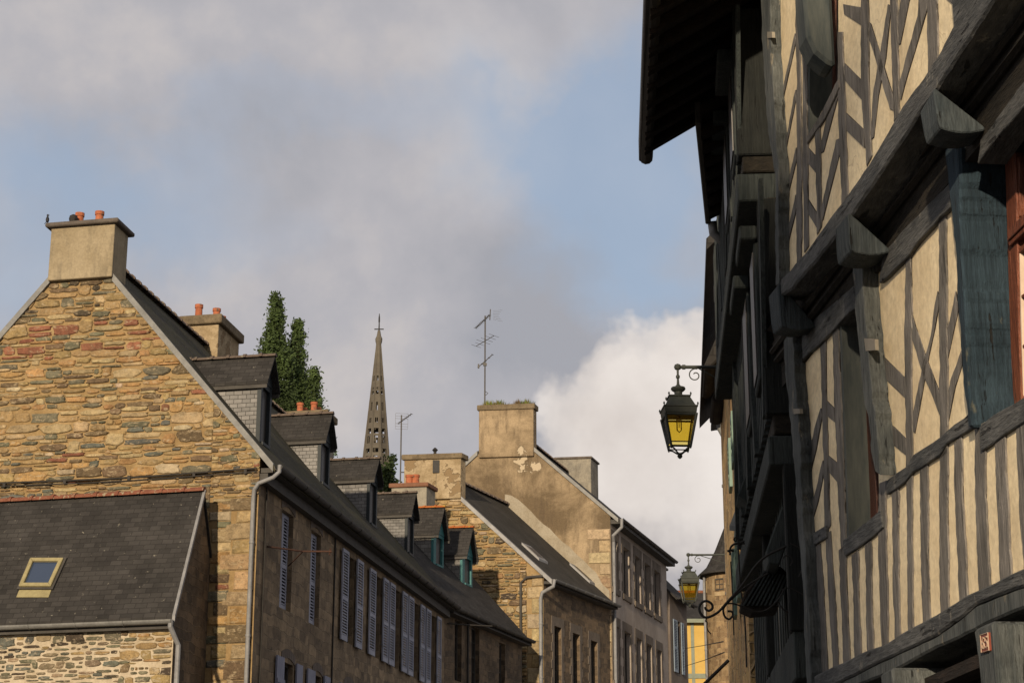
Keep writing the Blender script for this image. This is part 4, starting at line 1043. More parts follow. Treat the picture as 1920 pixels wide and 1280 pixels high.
# lime flashing of C's roof against D's gable
mb = MB(); f0 = (C.br, C.zr); 
q0, q1 = hitp(947, 932, D.P(0, 0, 0), D.nb), hitp(1143, 1117, D.P(0, 0, 0), D.nb); pts = []; R_ = random.Random(3)
up_ = []
for i in range(17):
    t = i/16; p = lerp(q0, q1, t)+D.nb*.01; pts.append(p-UP*.25); up_.append(p+UP*((.38+R_.uniform(-.04, .04))*(1 if t > .1 else .3+7*t)*(1 if t < .93 else .5)))
for i in range(16): mb.prism([pts[i], pts[i+1], up_[i+1], up_[i]], D.nb*.04)
mb.build('flashing', M['flashing'], rf)
# tufts of plants on the stack
R_ = random.Random(9)
def tuft(px, r, n, lab, green):
    mb = MB(); q = D.gx(px, 756, .3); base = D.P(.3, q[0], cD[2])
    for i in range(n):
        a = R_.uniform(0, 6.28); rr = R_.uniform(0, r); h_ = R_.uniform(.13, .34)*(1-rr/r*.4); p = base+V((math.cos(a)*rr, math.sin(a)*rr*.6, 0)); d = V((math.cos(a)*.1, math.sin(a)*.1, h_)); s_ = V((-math.sin(a), math.cos(a), 0))*.02
        c = green if R_.random() < .7 else (.2, .14, .05)
        k = R_.uniform(.6, 1.3); mb.face([p-s_, p+s_, p+d+s_*.3], (c[0]*k, c[1]*k, c[2]*k))
    return tag(mb.build('grass_tuft', M['leaf'], recalc=False), lab, 'plant')
tuft(918, .30, 260, 'yellow green grass tuft at the left end of the stained gable chimney top', (.16, .2, .04))
tuft(936, .34, 260, 'low green plant cushion trailing over the middle of the stained chimney top', (.09, .14, .03))
tuft(972, .2, 160, 'small reddish brown tuft right of centre on the stained chimney top', (.14, .10, .05))
tuft(988, .26, 220, 'green tuft at the right end of the stained chimney top', (.12, .16, .035))
# ================================================================== HOUSE E and yellow house, tower
dE = D.P(D.L, 0, 0).y+.05
E = House(1250, dE, 2350, -24000, 6); E.L = E.fx(1289, 1200)[0]
zeE = E.fx(1251, 1100)[1]-.1; E.setroof(zeE, 3.2, zeE+3.2)
hE = thing('grey_corner_house', 'narrow dull grey house with faded blue shutters at the far end of the left row', 'house', E.K)
q = [E.fx(x, 1190)[0] for x in (1263.5, 1268, 1268.5, 1275, 1275.5, 1280)]; zt4 = E.fx(1268, 1163)[1]
w_ = (q[2], q[3], zt4-2.1, zt4)
mb = MB(); holed(mb, E.fr, 0, E.L, 0, E.ze, [w_], .2); mb.face([E.gr(0, 0), E.gr(6.4, 0), E.gr(6.4, E.ze), E.gr(3.2, E.zr), E.gr(0, E.ze)]); mb.face([E.P(E.L, 0, 0), E.P(E.L, 6.4, 0), E.P(E.L, 6.4, E.ze), E.P(E.L, 3.2, E.zr), E.P(E.L, 0, E.ze)])
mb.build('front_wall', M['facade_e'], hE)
w = window(hE, E.fr, *w_, .18, M['gutter_dark']); shutter(w, E.fr, q[0]-.2, q[1], zt4-2.1, zt4, .03, M['shutter_dim']); shutter(w, E.fr, q[4], q[5], zt4-2.1, zt4, .03, M['shutter_dim'])
rf = roof(E, hE, M['slate'], -.02, E.L+.1, ob=.3); zg = E.roofz(-.3); gutter(hE, E.P(0, -.37, zg+.03), E.P(E.L+.1, -.37, zg+.03), E.na, .08, M['gutter_dark'])
chimney(E, hE, .1, .9, .35, 1.0, E.ze-.2, E.fx(1250, 1064, .3)[1], M['stack_cement'], M['cap_dark'], cap=.1); chimney(E, hE, .7, 1.9, .4, 1.3, E.ze-.2, E.fx(1250, 1098, .3)[1], M['stack_cement'], M['cap_dark'], cap=.1)
# yellow house
yd = 100; Y0 = dep(1272, 1280, yd); Y1 = dep(1345, 1280, yd); ze_ = dep(1300, 1164, yd).z; zr_ = dep(1300, 1114, yd+4).z
hY = thing('yellow_house', 'bright yellow house with grey green bands closing the end of the street', 'house', (Y0.x, yd, 0))
mb = MB(); mb.prism([(Y0.x, yd, 0), (Y1.x, yd, 0), (Y1.x, yd+8, 0), (Y0.x, yd+8, 0)], UP*ze_); wy = mb.build('wall', M['yellow'], hY)
mb = MB(); 
for (xa, xb) in ((1280, 1284.5), (1295.5, 1301.5), (1330, 1336)):
    pa, pb = dep(xa, 1200, yd), dep(xb, 1200, yd); mb.prism([(pa.x, yd-.03, 0), (pb.x, yd-.03, 0), (pb.x, yd-.03, ze_-.02), (pa.x, yd-.03, ze_-.02)], V((0, .027, 0)))
zA, zB_ = dep(1300, 1262, yd).z, dep(1300, 1271, yd).z
mb.prism([(Y0.x, yd-.05, zB_), (Y1.x, yd-.05, zB_), (Y1.x, yd-.05, zA), (Y0.x, yd-.05, zA)], V((0, .019, 0))); mb.build('painted_bands', M['sage'], wy)
mb = MB(); X0, X1 = Y0.x-.3, Y1.x+.3
mb.prism([(X0, yd-.3, ze_-.05), (X1, yd-.3, ze_-.05), (X1, yd+4, zr_), (X0, yd+4, zr_)], UP*.12); mb.prism([(X0, yd+8.3, ze_-.05), (X1, yd+8.3, ze_-.05), (X1, yd+4, zr_), (X0, yd+4, zr_)], UP*.12)
yr = mb.build('roof', M['slate'], hY)
mb = MB(); mb.prism([(X0, yd-.42, ze_-.12), (X1, yd-.42, ze_-.12), (X1, yd-.42, ze_+.08), (X0, yd-.42, ze_+.08)], V((0, .1, 0))); mb.build('gutter', M['sage'], hY)
mb = MB(); mb.tube([(X0, yd+4, zr_+.12), (X1, yd+4, zr_+.12)], .12, 8); mb.build('ridge_tiles', M['terracotta_dull'], yr)
# round stair tower
td = 70; tc_ = dep(1374, 1100, td); rT = (dep(1374, 1100, td)-dep(1321, 1100, td)).length
zev = dep(1374, 1071, td-rT).z; zap = dep(1374, 965, td).z
hT = thing('stair_tower', 'rubble stone stair tower with flared conical slate roof', 'tower', (tc_.x, td, 0))
mb = MB(); mb.lathe((tc_.x, td, 0), [(rT*1.0, 0), (rT*.985, zev)], 40); tw = mb.build('wall', M['tower_rubble'], hT)
mb = MB(); mb.lathe((tc_.x, td, zev), [(rT*1.22, -.02), (rT*1.22, .03), (rT*.92, .32), (rT*.6, .95), (rT*.25, zap-zev-.5), (.02, zap-zev)], 40); mb.build('roof', M['slate'], hT)
mb = MB()
za1, za2 = dep(1335, 1082, td-rT).z, dep(1335, 1104, td-rT).z
def tface(px, z, r): # point on the tower cylinder
    x = dep(px, 1100, td-rT).x-tc_.x; x = max(-r*.99, min(r*.99, x)); return V((tc_.x+x, td-math.sqrt(r*r-x*x), z))
for (x0, x1) in ((1327, 1341),): mb.prism([tface(x0, za2, rT*1.01), tface(x1, za2, rT*1.01), tface(x1, za1, rT*1.01), tface(x0, za1, rT*1.01)], V((0, .1, 0)))
mb.build('dressed_block', M['quoin'], tw)
fT = lambda a, z, o: tface(lerp(1343, 1357, a), z, rT*1.0)+V((0, -.03-o, 0))
window(hT, fT, 0, 1, za2, za1, .05, M['gutter_dark'], bars=(1, 1))
mb = MB(); zz = dep(1340, 1107, td-rT).z; mb.prism([tface(1341, zz-.15, rT*1.02), tface(1359, zz-.15, rT*1.02), tface(1359, zz, rT*1.02), tface(1341, zz, rT*1.02)], V((0, .1, 0))); mb.build('sill', M['quoin'], tw)
pipe(hT, [(tc_.x-rT*1.02, td-.2, zev-.05), (tc_.x-rT*1.05, td-.35, zev-.3), (tc_.x-rT*1.03, td-.3, 0)], .05, M['zinc'])
# ================================================================== SPIRE
sd_ = 190
zt5 = dep(710, 640, sd_).z; zlow = dep(710, 900, sd_).z; wlo = (dep(731, 865, sd_).x-dep(686, 865, sd_).x)/2; zw = dep(710, 865, sd_).z
sc_ = dep(709, 700, sd_); k_ = wlo/(zt5+1-zw)
def srad(z): return (zt5+1-z)*k_*.94+.12
hS = thing('church_spire', 'tall openwork granite church spire with iron cross, far behind the roofs', 'spire', (sc_.x, sd_, 0))
mb = MB(); rot = math.radians(22.5)
lev = [0, zlow-3]
rowspec = []  # (y_top, y_bottom, width fraction) of openings on front faces in photo rows
for (y0, y1, w) in ((706, 716, .42), (728, 732, .3), (735, 741, .5), (756, 772, .34), (786, 795, .4), (806, 816, .6), (820, 834, .44), (844, 852, .6), (858, 874, .4)):
    rowspec.append((dep(710, y1, sd_).z, dep(710, y0, sd_).z, w))
rowspec.sort()
cuts = [lev[1]]
for a, b, w in rowspec: cuts += [a, b]
cuts.append(zt5)
hol = {(round(a, 3), round(b, 3)): w for a, b, w in rowspec}
def vtx(k, z, f=1.0): a = rot+k*math.pi/4; r = srad(z)*f/math.cos(math.pi/8); return V((sc_.x+r*math.cos(a), sd_+r*math.sin(a), z))
mb.lathe((sc_.x, sd_, 0), [(srad(lev[1])*1.25, 0), (srad(lev[1])*1.25, lev[1]*.9), (srad(lev[1])*1.08, lev[1])], 8, rot=rot)
for k in range(8):
    for i in range(len(cuts)-1):
        z0, z1 = cuts[i], cuts[i+1]
        for f_ in (1.0, .86):
            p = [vtx(k, z0, f_), vtx(k+1, z0, f_), vtx(k+1, z1, f_), vtx(k, z1, f_)]
            w = hol.get((round(z0, 3), round(z1, 3)))
            if w and (i+k) % 2 == 0 or (w and k % 2 == 0):
                l0, r0 = (1-w)/2, (1+w)/2
                a0, a1 = lerp(p[0], p[1], l0), lerp(p[0], p[1], r0); b0_, b1_ = lerp(p[3], p[2], l0), lerp(p[3], p[2], r0)
                mb.face([p[0], a0, b0_, p[3]]); mb.face([a1, p[1], p[2], b1_])
                m0, m1 = lerp(p[0], p[1], .47), lerp(p[0], p[1], .53); m2, m3 = lerp(p[3], p[2], .53), lerp(p[3], p[2], .47)
                if w < .5: mb.face([m0, m1, m2, m3])
            else: mb.face(p)
    for i in range(14):                                   # ribs along the angles
        z0 = lerp(lev[1], zt5, i/14); z1 = lerp(lev[1], zt5, (i+1)/14)
        mb.tube([vtx(k, z0, 1.0), vtx(k, z1, 1.0)], .16*(1-i/18), 5)
mb.lathe((sc_.x, sd_, zt5), [(.26, -.4), (.36, 0), (.38, .3), (.24, .6), (.14, 1.2)], 8)
mb.build('spire', M['spire'], hS)
mb = MB(); zc0 = zt5+1.0; ztop = dep(711, 588, sd_).z; zcr = dep(711, 617, sd_).z
mb.tube([(sc_.x, sd_, zc0), (sc_.x, sd_, ztop)], [.09, .04], 6); mb.tube([(sc_.x-.5, sd_, zcr), (sc_.x+.5, sd_, zcr)], .06, 6); mb.lathe((sc_.x, sd_, ztop-1.1), [(.02, 0), (.09, .2), (.08, .7), (.02, 1.1)], 8)
mb.build('cross', M['iron'], hS)
# ================================================================== ANTENNAS
def yagi(mb, c, d, L, els, r=.015, er=.006):
    d = V(d).normalized(); s = d.cross(UP).normalized()
    mb.tube([V(c)-d*L*.5, V(c)+d*L*.5], r, 5)
    n = len(els)
    for i, e in enumerate(els): p = V(c)+d*L*(i/(n-1)-.5); mb.tube([p-s*e/2, p+s*e/2], er, 4)
b_ = D.gx(909, 750, .45); pbase = D.P(.45, b_[0], cD[2]-.05); ztp = hitp(909, 592, pbase, D.nb).z
zof = lambda y: hitp(909, y, pbase, D.nb).z
an = thing('television_antenna', 'tall television mast with three aerials on the grassy chimney', 'antenna', pbase)
mb = MB(); mb.tube([pbase, V((pbase.x, pbase.y, ztp))], .028, 7); mb.tube([V((pbase.x, pbase.y, zof(742))), V((pbase.x+.12, pbase.y, zof(737))), V((pbase.x, pbase.y, zof(733)))], .014, 5); mb.build('mast', M['antenna'], an)
def at(y): return V((pbase.x, pbase.y, zof(y)))
mb = MB(); dd = V((-.5, .75, -.45)); yagi(mb, at(603)+V((-.1, 0, 0)), V((.62, -.6, .42)), .82, [.16]*12, .022, .010)
R0 = at(598)+V((.18, -.2, .1))
for k in range(-3, 4): mb.tube([R0+V((.12, .05, k*.055)), R0+V((.12+abs(k)*.05+.2, .1, k*.075))], .004, 4)
mb.tube([R0+V((.0, 0, -.2)), R0+V((.02, 0, .22))], .02, 5); mb.build('aerial', M['antenna'], an)
mb = MB(); yagi(mb, at(639), V((.75, -.6, .28)), .9, [.55, .5, .8, .7, .62, .6], .014, .007); mb.build('aerial', M['antenna'], an)
mb = MB(); yagi(mb, at(677)+V((.02, -.05, 0)), V((.7, -.5, .5)), .75, [.12]*5, .018, .012); mb.cbox(at(683), .14, .08, .1); mb.cbox(at(685)+V((-.24, .1, .0)), .06, .06, .16); mb.build('aerial', M['antenna'], an)
p2 = C.P(.3, C.gx(751, 880, .3)[0], 0); zz2 = lambda y: hitp(751, y, p2, C.nb).z
an = thing('television_antenna', 'small aerial on a thin pole left of the pale rough chimney stack', 'antenna', V((p2.x, p2.y, zz2(905))))
mb = MB(); mb.tube([V((p2.x, p2.y, zz2(908))), V((p2.x, p2.y, zz2(778)))], .025, 6); mb.tube([V((p2.x, p2.y, zz2(885))), V((p2.x+.25, p2.y, zz2(885)))], .02, 5); mb.build('mast', M['antenna'], an)
mb = MB(); ce = V((p2.x, p2.y, zz2(789)))
yagi(mb, ce+V((.12, -.1, .05)), V((.75, -.5, .42)), .62, [.14]*8, .018, .008)
for k in (-3, -2, -1, 1, 2, 3): mb.tube([ce+V((-.2, 0, k*.09)), ce+V((.22, 0, k*.09-.02))], .005, 4)
for x in (-.2, .22): mb.tube([ce+V((x, 0, -.27)), ce+V((x, 0, .27))], .005, 4)
mb.build('aerial', M['antenna'], an)
# ================================================================== TREES
def leafpts(R, n, fn): return [fn(R) for _ in range(n)]
def poplar(px, ytop, ybot, wpx, d, seed, label, n=9000, group='poplars behind the roofs'):
    R = random.Random(seed); top = dep(px, ytop, d); bot = dep(px, ybot, d); base = V((top.x, d, 0)); z0 = bot.z*.70; Hc = top.z-z0
    rad = wpx/F*d/2; t = thing('poplar_tree', label, 'tree', base, group)
    mb = MB(); mb.tube([base, base+UP*(z0*.5), base+UP*(z0+Hc*.5)+V((.1, 0, 0)), base+UP*(z0+Hc*.93)], [.45, .36, .17, .03], 9)
    clus = []
    prof = lambda u: rad*min(1.0, .03+1.35*(1-u)**.9)*(1 if u > .12 else .75)
    for i in range(190):
        u = R.random()**.85; a = R.uniform(0, 6.283); q = R.uniform(.15, 1.0)**.5
        bulge = 1+.28*math.sin(a*2+u*9+seed)+.18*math.sin(u*31+seed)
        pr = prof(u)*bulge; z = z0+Hc*u*.985; c = base+V((math.cos(a)*pr*q, math.sin(a)*pr*q, z))
        clus.append((c, (.22+.5*(1-u))*R.uniform(.7, 1.2), R.uniform(.5, 1.45)))
        if i % 5 == 0: mb.tube([base+UP*max(z-1.8, 1), (base+UP*max(z-1.0, 1)).lerp(c, .55), c], [.07, .045, .015], 5)
    mb.build('trunk', M['bark'], t)
    mb = MB(); w_ = [c[1]**1.3 for c in clus]; ch = R.choices(clus, w_, k=n)
    for c, r, k in ch:
        p = c+V((R.gauss(0, r*.48), R.gauss(0, r*.48), R.gauss(0, r*.9)))
        if p.z > top.z: continue
        s = R.uniform(.08, .2); u = V((R.gauss(0, 1), R.gauss(0, 1), R.gauss(0, 1))).normalized(); w = u.orthogonal().normalized()
        g = k*R.uniform(.7, 1.3); col = (.06*g, .09*g, .028*g)
        mb.face([p-u*s*.5, p+w*s*.34, p+u*s*.5, p-w*s*.34], col)
    mb.build('crown', M['leaf'], t, recalc=False)
poplar(518, 546, 770, 116, 82, 3, 'tallest dark green poplar, left of three behind the second dormer', 44000)
poplar(559, 598, 770, 92, 83, 5, 'middle poplar with a slender pointed crown, between the tallest and the shortest', 28000)
poplar(590, 688, 775, 78, 82, 9, 'shortest poplar, at the right of the group above the chimney pots', 16000)
def bush(px, py, d, rx, rz, seed, label, n=3500):
    R = random.Random(seed); c = dep(px, py, d); t = thing('round_tree', label, 'tree', (c.x, d, 0))
    mb = MB(); mb.tube([(c.x, d, 0), (c.x, d, c.z-rz*.6), (c.x+.1, d, c.z)], [.3, .2, .06], 7)
    for i in range(6):
        a = i; mb.tube([(c.x, d, c.z-rz*.8), (c.x+math.cos(a)*rx*.6, d+math.sin(a)*rx*.5, c.z+rz*.2)], [.08, .02], 5)
    mb.build('trunk', M['bark'], t); mb = MB()
    cl = [(c+V((R.gauss(0, rx*.45), R.gauss(0, rx*.45), R.gauss(0, rz*.45))), R.uniform(.5, 1.4)) for _ in range(30)]
    for i in range(n):
        q, k = R.choice(cl); p = q+V((R.gauss(0, rx*.16), R.gauss(0, rx*.16), R.gauss(0, rz*.16))); s = R.uniform(.12, .24); u = V((R.gauss(0, 1), R.gauss(0, 1), R.gauss(0, 1))).normalized(); w = u.orthogonal()
        g = k*R.uniform(.7, 1.3); mb.face([p-u*s*.5, p+w*s*.32, p+u*s*.5, p-w*s*.32], (.045*g, .07*g, .02*g))
    mb.build('crown', M['leaf'], t, recalc=False)
bush(722, 902, 100, .75, .85, 4, 'small dark green tree top between the third dormer and the spire')
# ================================================================== HALF TIMBERED HOUSE (right)
hR_ = head(606); PR = dep(1700, 1200, 9.6); PR.z = 0
nR = V((-hR_.y, hR_.x, 0)); nR = nR if nR.x < 0 else -nR           # towards the street
JET = .17
def R1(px, py, o=0): return hitp(px, py, PR+nR*o, nR)
def R2(px, py, o=0): return hitp(px, py, PR+nR*(JET+o), nR)
Rw = random.Random(17)
def wob(pts, amp=.8, step=13):
    amp *= 1.35
    out = []; n = len(pts)
    for i in range(n):
        a, b = pts[i], pts[(i+1) % n]; L = math.hypot(b[0]-a[0], b[1]-a[1]); k = max(1, int(L/step))
        out.append(a)
        if L < 30: continue
        nx, ny = -(b[1]-a[1])/L, (b[0]-a[0])/L; ph = Rw.uniform(0, 6)
        for j in range(1, k):
            t = j/k; w = amp*(.6*math.sin(ph+t*L/40)+Rw.uniform(-.7, .7))
            out.append((a[0]+(b[0]-a[0])*t+nx*w, a[1]+(b[1]-a[1])*t+ny*w))
    return out
def wnear(pts, amp): return wob(pts, amp)
hR = thing('half_timbered_house', 'jettied half timbered house with cream plaster, crooked grey posts and braces beside the viewer', 'house', (PR.x, PR.y, 0))
def tim(name, pts, P, o, dep_, mat, amp=.9, bevel=.004):
    mb = MB(); mb.prism([P(x, y, o) for x, y in wob(pts, amp)], -nR*dep_)
    o_ = mb.build(name, mat, hR, bevel=bevel)
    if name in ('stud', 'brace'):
        mb = MB(); mb.prism([P(x+1.7, y+.6, .0022) for x, y in pts], -nR*.05); mb.build('joint', M['gap'], o_)  # near-black strip beside the timber, painting the shade of its open joint
    return o_
def ctr(cl, w):
    """centre line in photo px with widths -> polygon"""
    L, R = [], []; n = len(cl)
    for i, (x, y) in enumerate(cl):
        a = cl[max(i-1, 0)]; b = cl[min(i+1, n-1)]; ww = w[i] if isinstance(w, (list, tuple)) else w
        L.append((x-ww/2, y)); R.append((x+ww/2, y))
    return L+R[::-1]
# plaster infill
mb = MB(); mb.prism([R1(x, y) for x, y in [(1516, 1290), (1504, 1010), (1487, 640), (1487, 600), (1566, 560), (1572, 700), (1578, 850), (1583, 1035), (1590, 1030), (1590, 1290)]], -nR*.12)
mb.prism([R1(x, y) for x, y in [(1590.3, 1290), (1590.3, 1030), (1650, 990), (1645, 800), (1625, 560), (1640, 470), (1798, 330), (1812, 700), (1838, 800), (2000, 715), (2000, 1100)]], -nR*.12)
mb.build('plaster_infill', M['plaster'], hR)
mb = MB(); mb.prism([R2(x, y) for x, y in [(1457, 545), (1450, -90), (1511, -90), (1512, 264), (1572, 150), (1572, -90), (1890, -90), (1822, 12), (1757, 122), (1686, 225), (1590, 382), (1500, 500)]], -nR*.10)
mb.build('plaster_infill', M['plaster'], hR)
# upper storey timbers
tim('post', [(1424, -60), (1428, 60), (1434, 170), (1442, 260), (1450, 312), (1454, 330), (1454, 536), (1460, 533), (1460, 322), (1457, 290), (1450, 180), (1444, 60), (1441, -60)], R2, .07, .16, M['timber_post'])
for a in ([(1491, -60), (1497, -60), (1501, 170), (1502, 350), (1501, 486), (1493, 497), (1493, 170)],
          [(1503, -60), (1512, -60), (1513, 260), (1515, 462), (1507, 474), (1504, 260)],
          [(1570, 60), (1579, 60), (1583, 170), (1585, 260), (1590, 366), (1577, 386), (1573, 260), (1570, 160)],
          [(1612, -60), (1626, -60), (1629, 175), (1634, 292), (1624, 312), (1615, 175)],
          [(1668, -60), (1679, -60), (1683, 109), (1686, 214), (1675, 230), (1671, 109)],
          [(1736, -60), (1754, -60), (1758, 87), (1757, 112), (1739, 140), (1739, 87)],
          [(1528, 236), (1536, 222), (1538, 300), (1539, 425), (1531, 440)]):
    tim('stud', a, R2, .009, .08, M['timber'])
tim('post', [(1802, -80), (1825, -80), (1815, 8), (1802, 22)], R2, .018, .08, M['timber'])
for a in ([(1463, 205), (1463, 192), (1490, 62), (1492, 75)], [(1464, 325), (1464, 308), (1491, 168), (1492, 183)], [(1464, 418), (1464, 401), (1492, 276), (1493, 298)],
          [(1464, 508), (1464, 492), (1491, 364), (1493, 390)],
          [(1533, 290), (1543, 285), (1573, 172), (1570, 150), (1564, 160)], [(1533, 422), (1542, 412), (1574, 285), (1576, 258), (1567, 262)],
          [(1513, 275), (1529, 293), (1529, 325), (1513, 305)], [(1514, 372), (1530, 398), (1532, 430), (1515, 402)],
          [(1580, 8), (1614, 14), (1614, 48), (1582, 27)], [(1580, 116), (1615, 151), (1616.6, 190), (1583, 151)], [(1584, 210), (1619, 243), (1620, 278), (1586, 245)],
          [(1626, 39), (1632, 45), (1655, 120), (1676, 188), (1675, 208), (1668, 205), (1645, 125), (1627, 68)],
          [(1664, 8), (1670, 12), (1660, 109), (1646, 180), (1637, 258), (1632, 262), (1636, 180), (1648, 109)],
          [(1694, -40), (1712, -40), (1698, 30), (1687, 83), (1682, 85), (1683, 40)],
          [(1724, -30), (1740, -30), (1737, 20), (1718, 84), (1698, 150), (1688, 188), (1684, 160), (1700, 100), (1720, 30)],
          [(1764, -10), (1788, -14), (1803, 2), (1801, 22), (1782, 6)]):
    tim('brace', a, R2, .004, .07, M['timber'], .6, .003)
# far window of the upper storey: deep far jamb, sill, frame and bracket
mb = MB(); j = [R2(1517, -60), R2(1518, 258)]; mb.prism([j[0], j[1], j[1]-nR*.15, j[0]-nR*.15], hR_*.05); mb.build('window_jamb', M['board_blue'], hR)
w_ = tim('window', [(1548, -60), (1562, -60), (1562, 230), (1548, 250)], R2, -.14, .04, M['frame_brown'], 0, 0)
mb = MB(); mb.prism([R2(x, y, -.16) for x, y in [(1560, -60), (1640, -60), (1640, 60), (1560, 220)]], -nR*.01); mb.build('pane', M['window_dark'], w_)
tim('rail', [(1512, 270), (1512, 256), (1540, 210), (1571, 148), (1573, 164), (1545, 224)], R2, .015, .2, M['timber'], .2)
mb = MB(); prof = [(.02, -.9), (.13, -.9), (.15, -.2), (.13, -.02), (.08, .10), (.02, .16)]
bq = R2(1566, 100); u_ = hR_
pts = [(.0, 1.4), (.16, 1.4), (.17, .35), (.16, .10), (.12, .0), (.05, -.06), (0, -.08)]
mb.prism([bq+nR*o+UP*z for o, z in pts], hR_*.2); mb.build('bracket', M['board_blue'], hR, bevel=.02)
# jetty beam, mouldings, rails
tim('beam', [(1905, -130), (1822, -5), (1800, 25), (1757, 105), (1739, 132), (1686, 208), (1643, 283), (1590, 363), (1540, 430), (1500, 482), (1463, 522), (1450, 545), (1452, 562), (1485, 542), (1520, 500), (1560, 450), (1599, 400), (1640, 340), (1679, 280), (1728, 205), (1756, 168), (1795, 105), (1832, 48), (1863, 0), (1945, -130)], R2, .06, .20, M['timber_h'], 1.1, .012)
far = R2(1485, 542); nr = R2(1790, 112); L0 = (far-PR).dot(hR_); L1 = (nr-PR).dot(hR_); sz = (nr.z-far.z)/(L1-L0)
def Rz(s, o, z): return PR+hR_*s+nR*o+UP*z
S0 = (R1(1470, 700)-PR).dot(hR_)-.02; S1 = (R1(1990, 300)-PR).dot(hR_)
lz = lambda s: far.z+sz*(s-L0)
prof = [(JET-.06, .05), (JET-.1, .03), (JET-.11, -.02), (.075, -.04), (.07, -.075), (.095, -.09), (.098, -.105), (.08, -.12), (.055, -.115), (.05, -.135), (.07, -.15), (.072, -.168), (.045, -.18), (.025, -.175), (.02, -.23), (.022, -.34), (-.1, -.34), (-.1, .05)]
mb = MB(); n = len(prof); vs = []
for s in (S1, S0):
    for o, z in prof: vs.append(Rz(s, o, lz(s)+z))
mb.add(vs, [[i, (i+1) % n, n+(i+1) % n, n+i] for i in range(n)]+[list(range(n))[::-1], list(range(n, 2*n))])
mb.build('jetty_moulding', M['molding'], hR)
for a in ([(1648, 531), (1655, 474), (1684, 441), (1720, 404), (1758, 365), (1782, 340), (1782, 389), (1760, 409), (1727, 446), (1695, 487)],
          [(1504, 673), (1503, 618), (1549, 580), (1600, 535), (1606, 577), (1593, 584), (1562, 618), (1536, 645)],
          [(1832, 308), (1838, 262), (1925, 145), (1990, 60), (1990, 110), (1925, 195), (1870, 255)]):
    tim('rail', a, R1, .028, .14, M['timber_h'])
for a in ([(1729, 208), (1754, 165), (1763, 240), (1738, 271)], [(1570, 426), (1593, 398), (1596, 470), (1572, 497)], [(1444, 553), (1462, 530), (1466, 612), (1450, 626)]):
    c4 = [R1(x, y, .235) for x, y in a]
    mb = MB(); tl, tr, br_, bl = c4; rings = []; D_ = .21
    for t in (0, .12, .3, .5, .7, .88, 1.0):
        f = .92*t**1.0; up = -.02*math.sin(math.pi*t)
        rings.append([lerp(tl, bl, f)-nR*D_*t, lerp(tr, br_, f)-nR*D_*t, br_-nR*D_*t+UP*up, bl-nR*D_*t+UP*up])
    rings.insert(0, [lerp(tl, bl, .06)+nR*.012, lerp(tr, br_, .06)+nR*.012, lerp(br_, tr, .22)+nR*.008, lerp(bl, tl, .22)+nR*.008])
    vs = [p for r in rings for p in r]; k_ = len(rings)
    mb.add(vs, [[4*i+q, 4*i+(q+1) % 4, 4*i+4+(q+1) % 4, 4*i+4+q] for i in range(k_-1) for q in range(4)]+[[3, 2, 1, 0], [4*k_-4, 4*k_-3, 4*k_-2, 4*k_-1]])
    mb.build('corbel', M['corbel'], hR, bevel=.006)
# main posts of the first floor
tim('post', [(1468, 612), (1484, 598), (1489, 700), (1496, 780), (1502, 867), (1504, 966), (1508, 1010), (1511, 1060), (1515, 1134), (1520, 1246), (1522, 1300), (1513, 1300), (1511, 1246), (1507, 1134), (1502, 1060), (1497, 1010), (1494, 966), (1489, 867), (1480, 780), (1472, 700)], R1, .075, .16, M['timber_post'], 1.2)
tim('post', [(1599, 500), (1616, 482), (1620, 560), (1626, 640), (1632, 706), (1638, 760), (1643, 800), (1647, 850), (1650, 890), (1641, 884), (1633, 846), (1628, 780), (1621, 760), (1615, 706), (1609, 636), (1603, 560)], R1, .09, .17, M['timber_post'], 1.2)
tim('post', [(1771, 278), (1797, 258), (1803, 450), (1806, 540), (1812, 650), (1817, 740), (1824, 800), (1816, 804), (1811, 757), (1805, 717), (1800, 651), (1793, 540), (1790, 457), (1779, 358)], R1, .05, .255, M['timber_blue'], 1.3, .012)
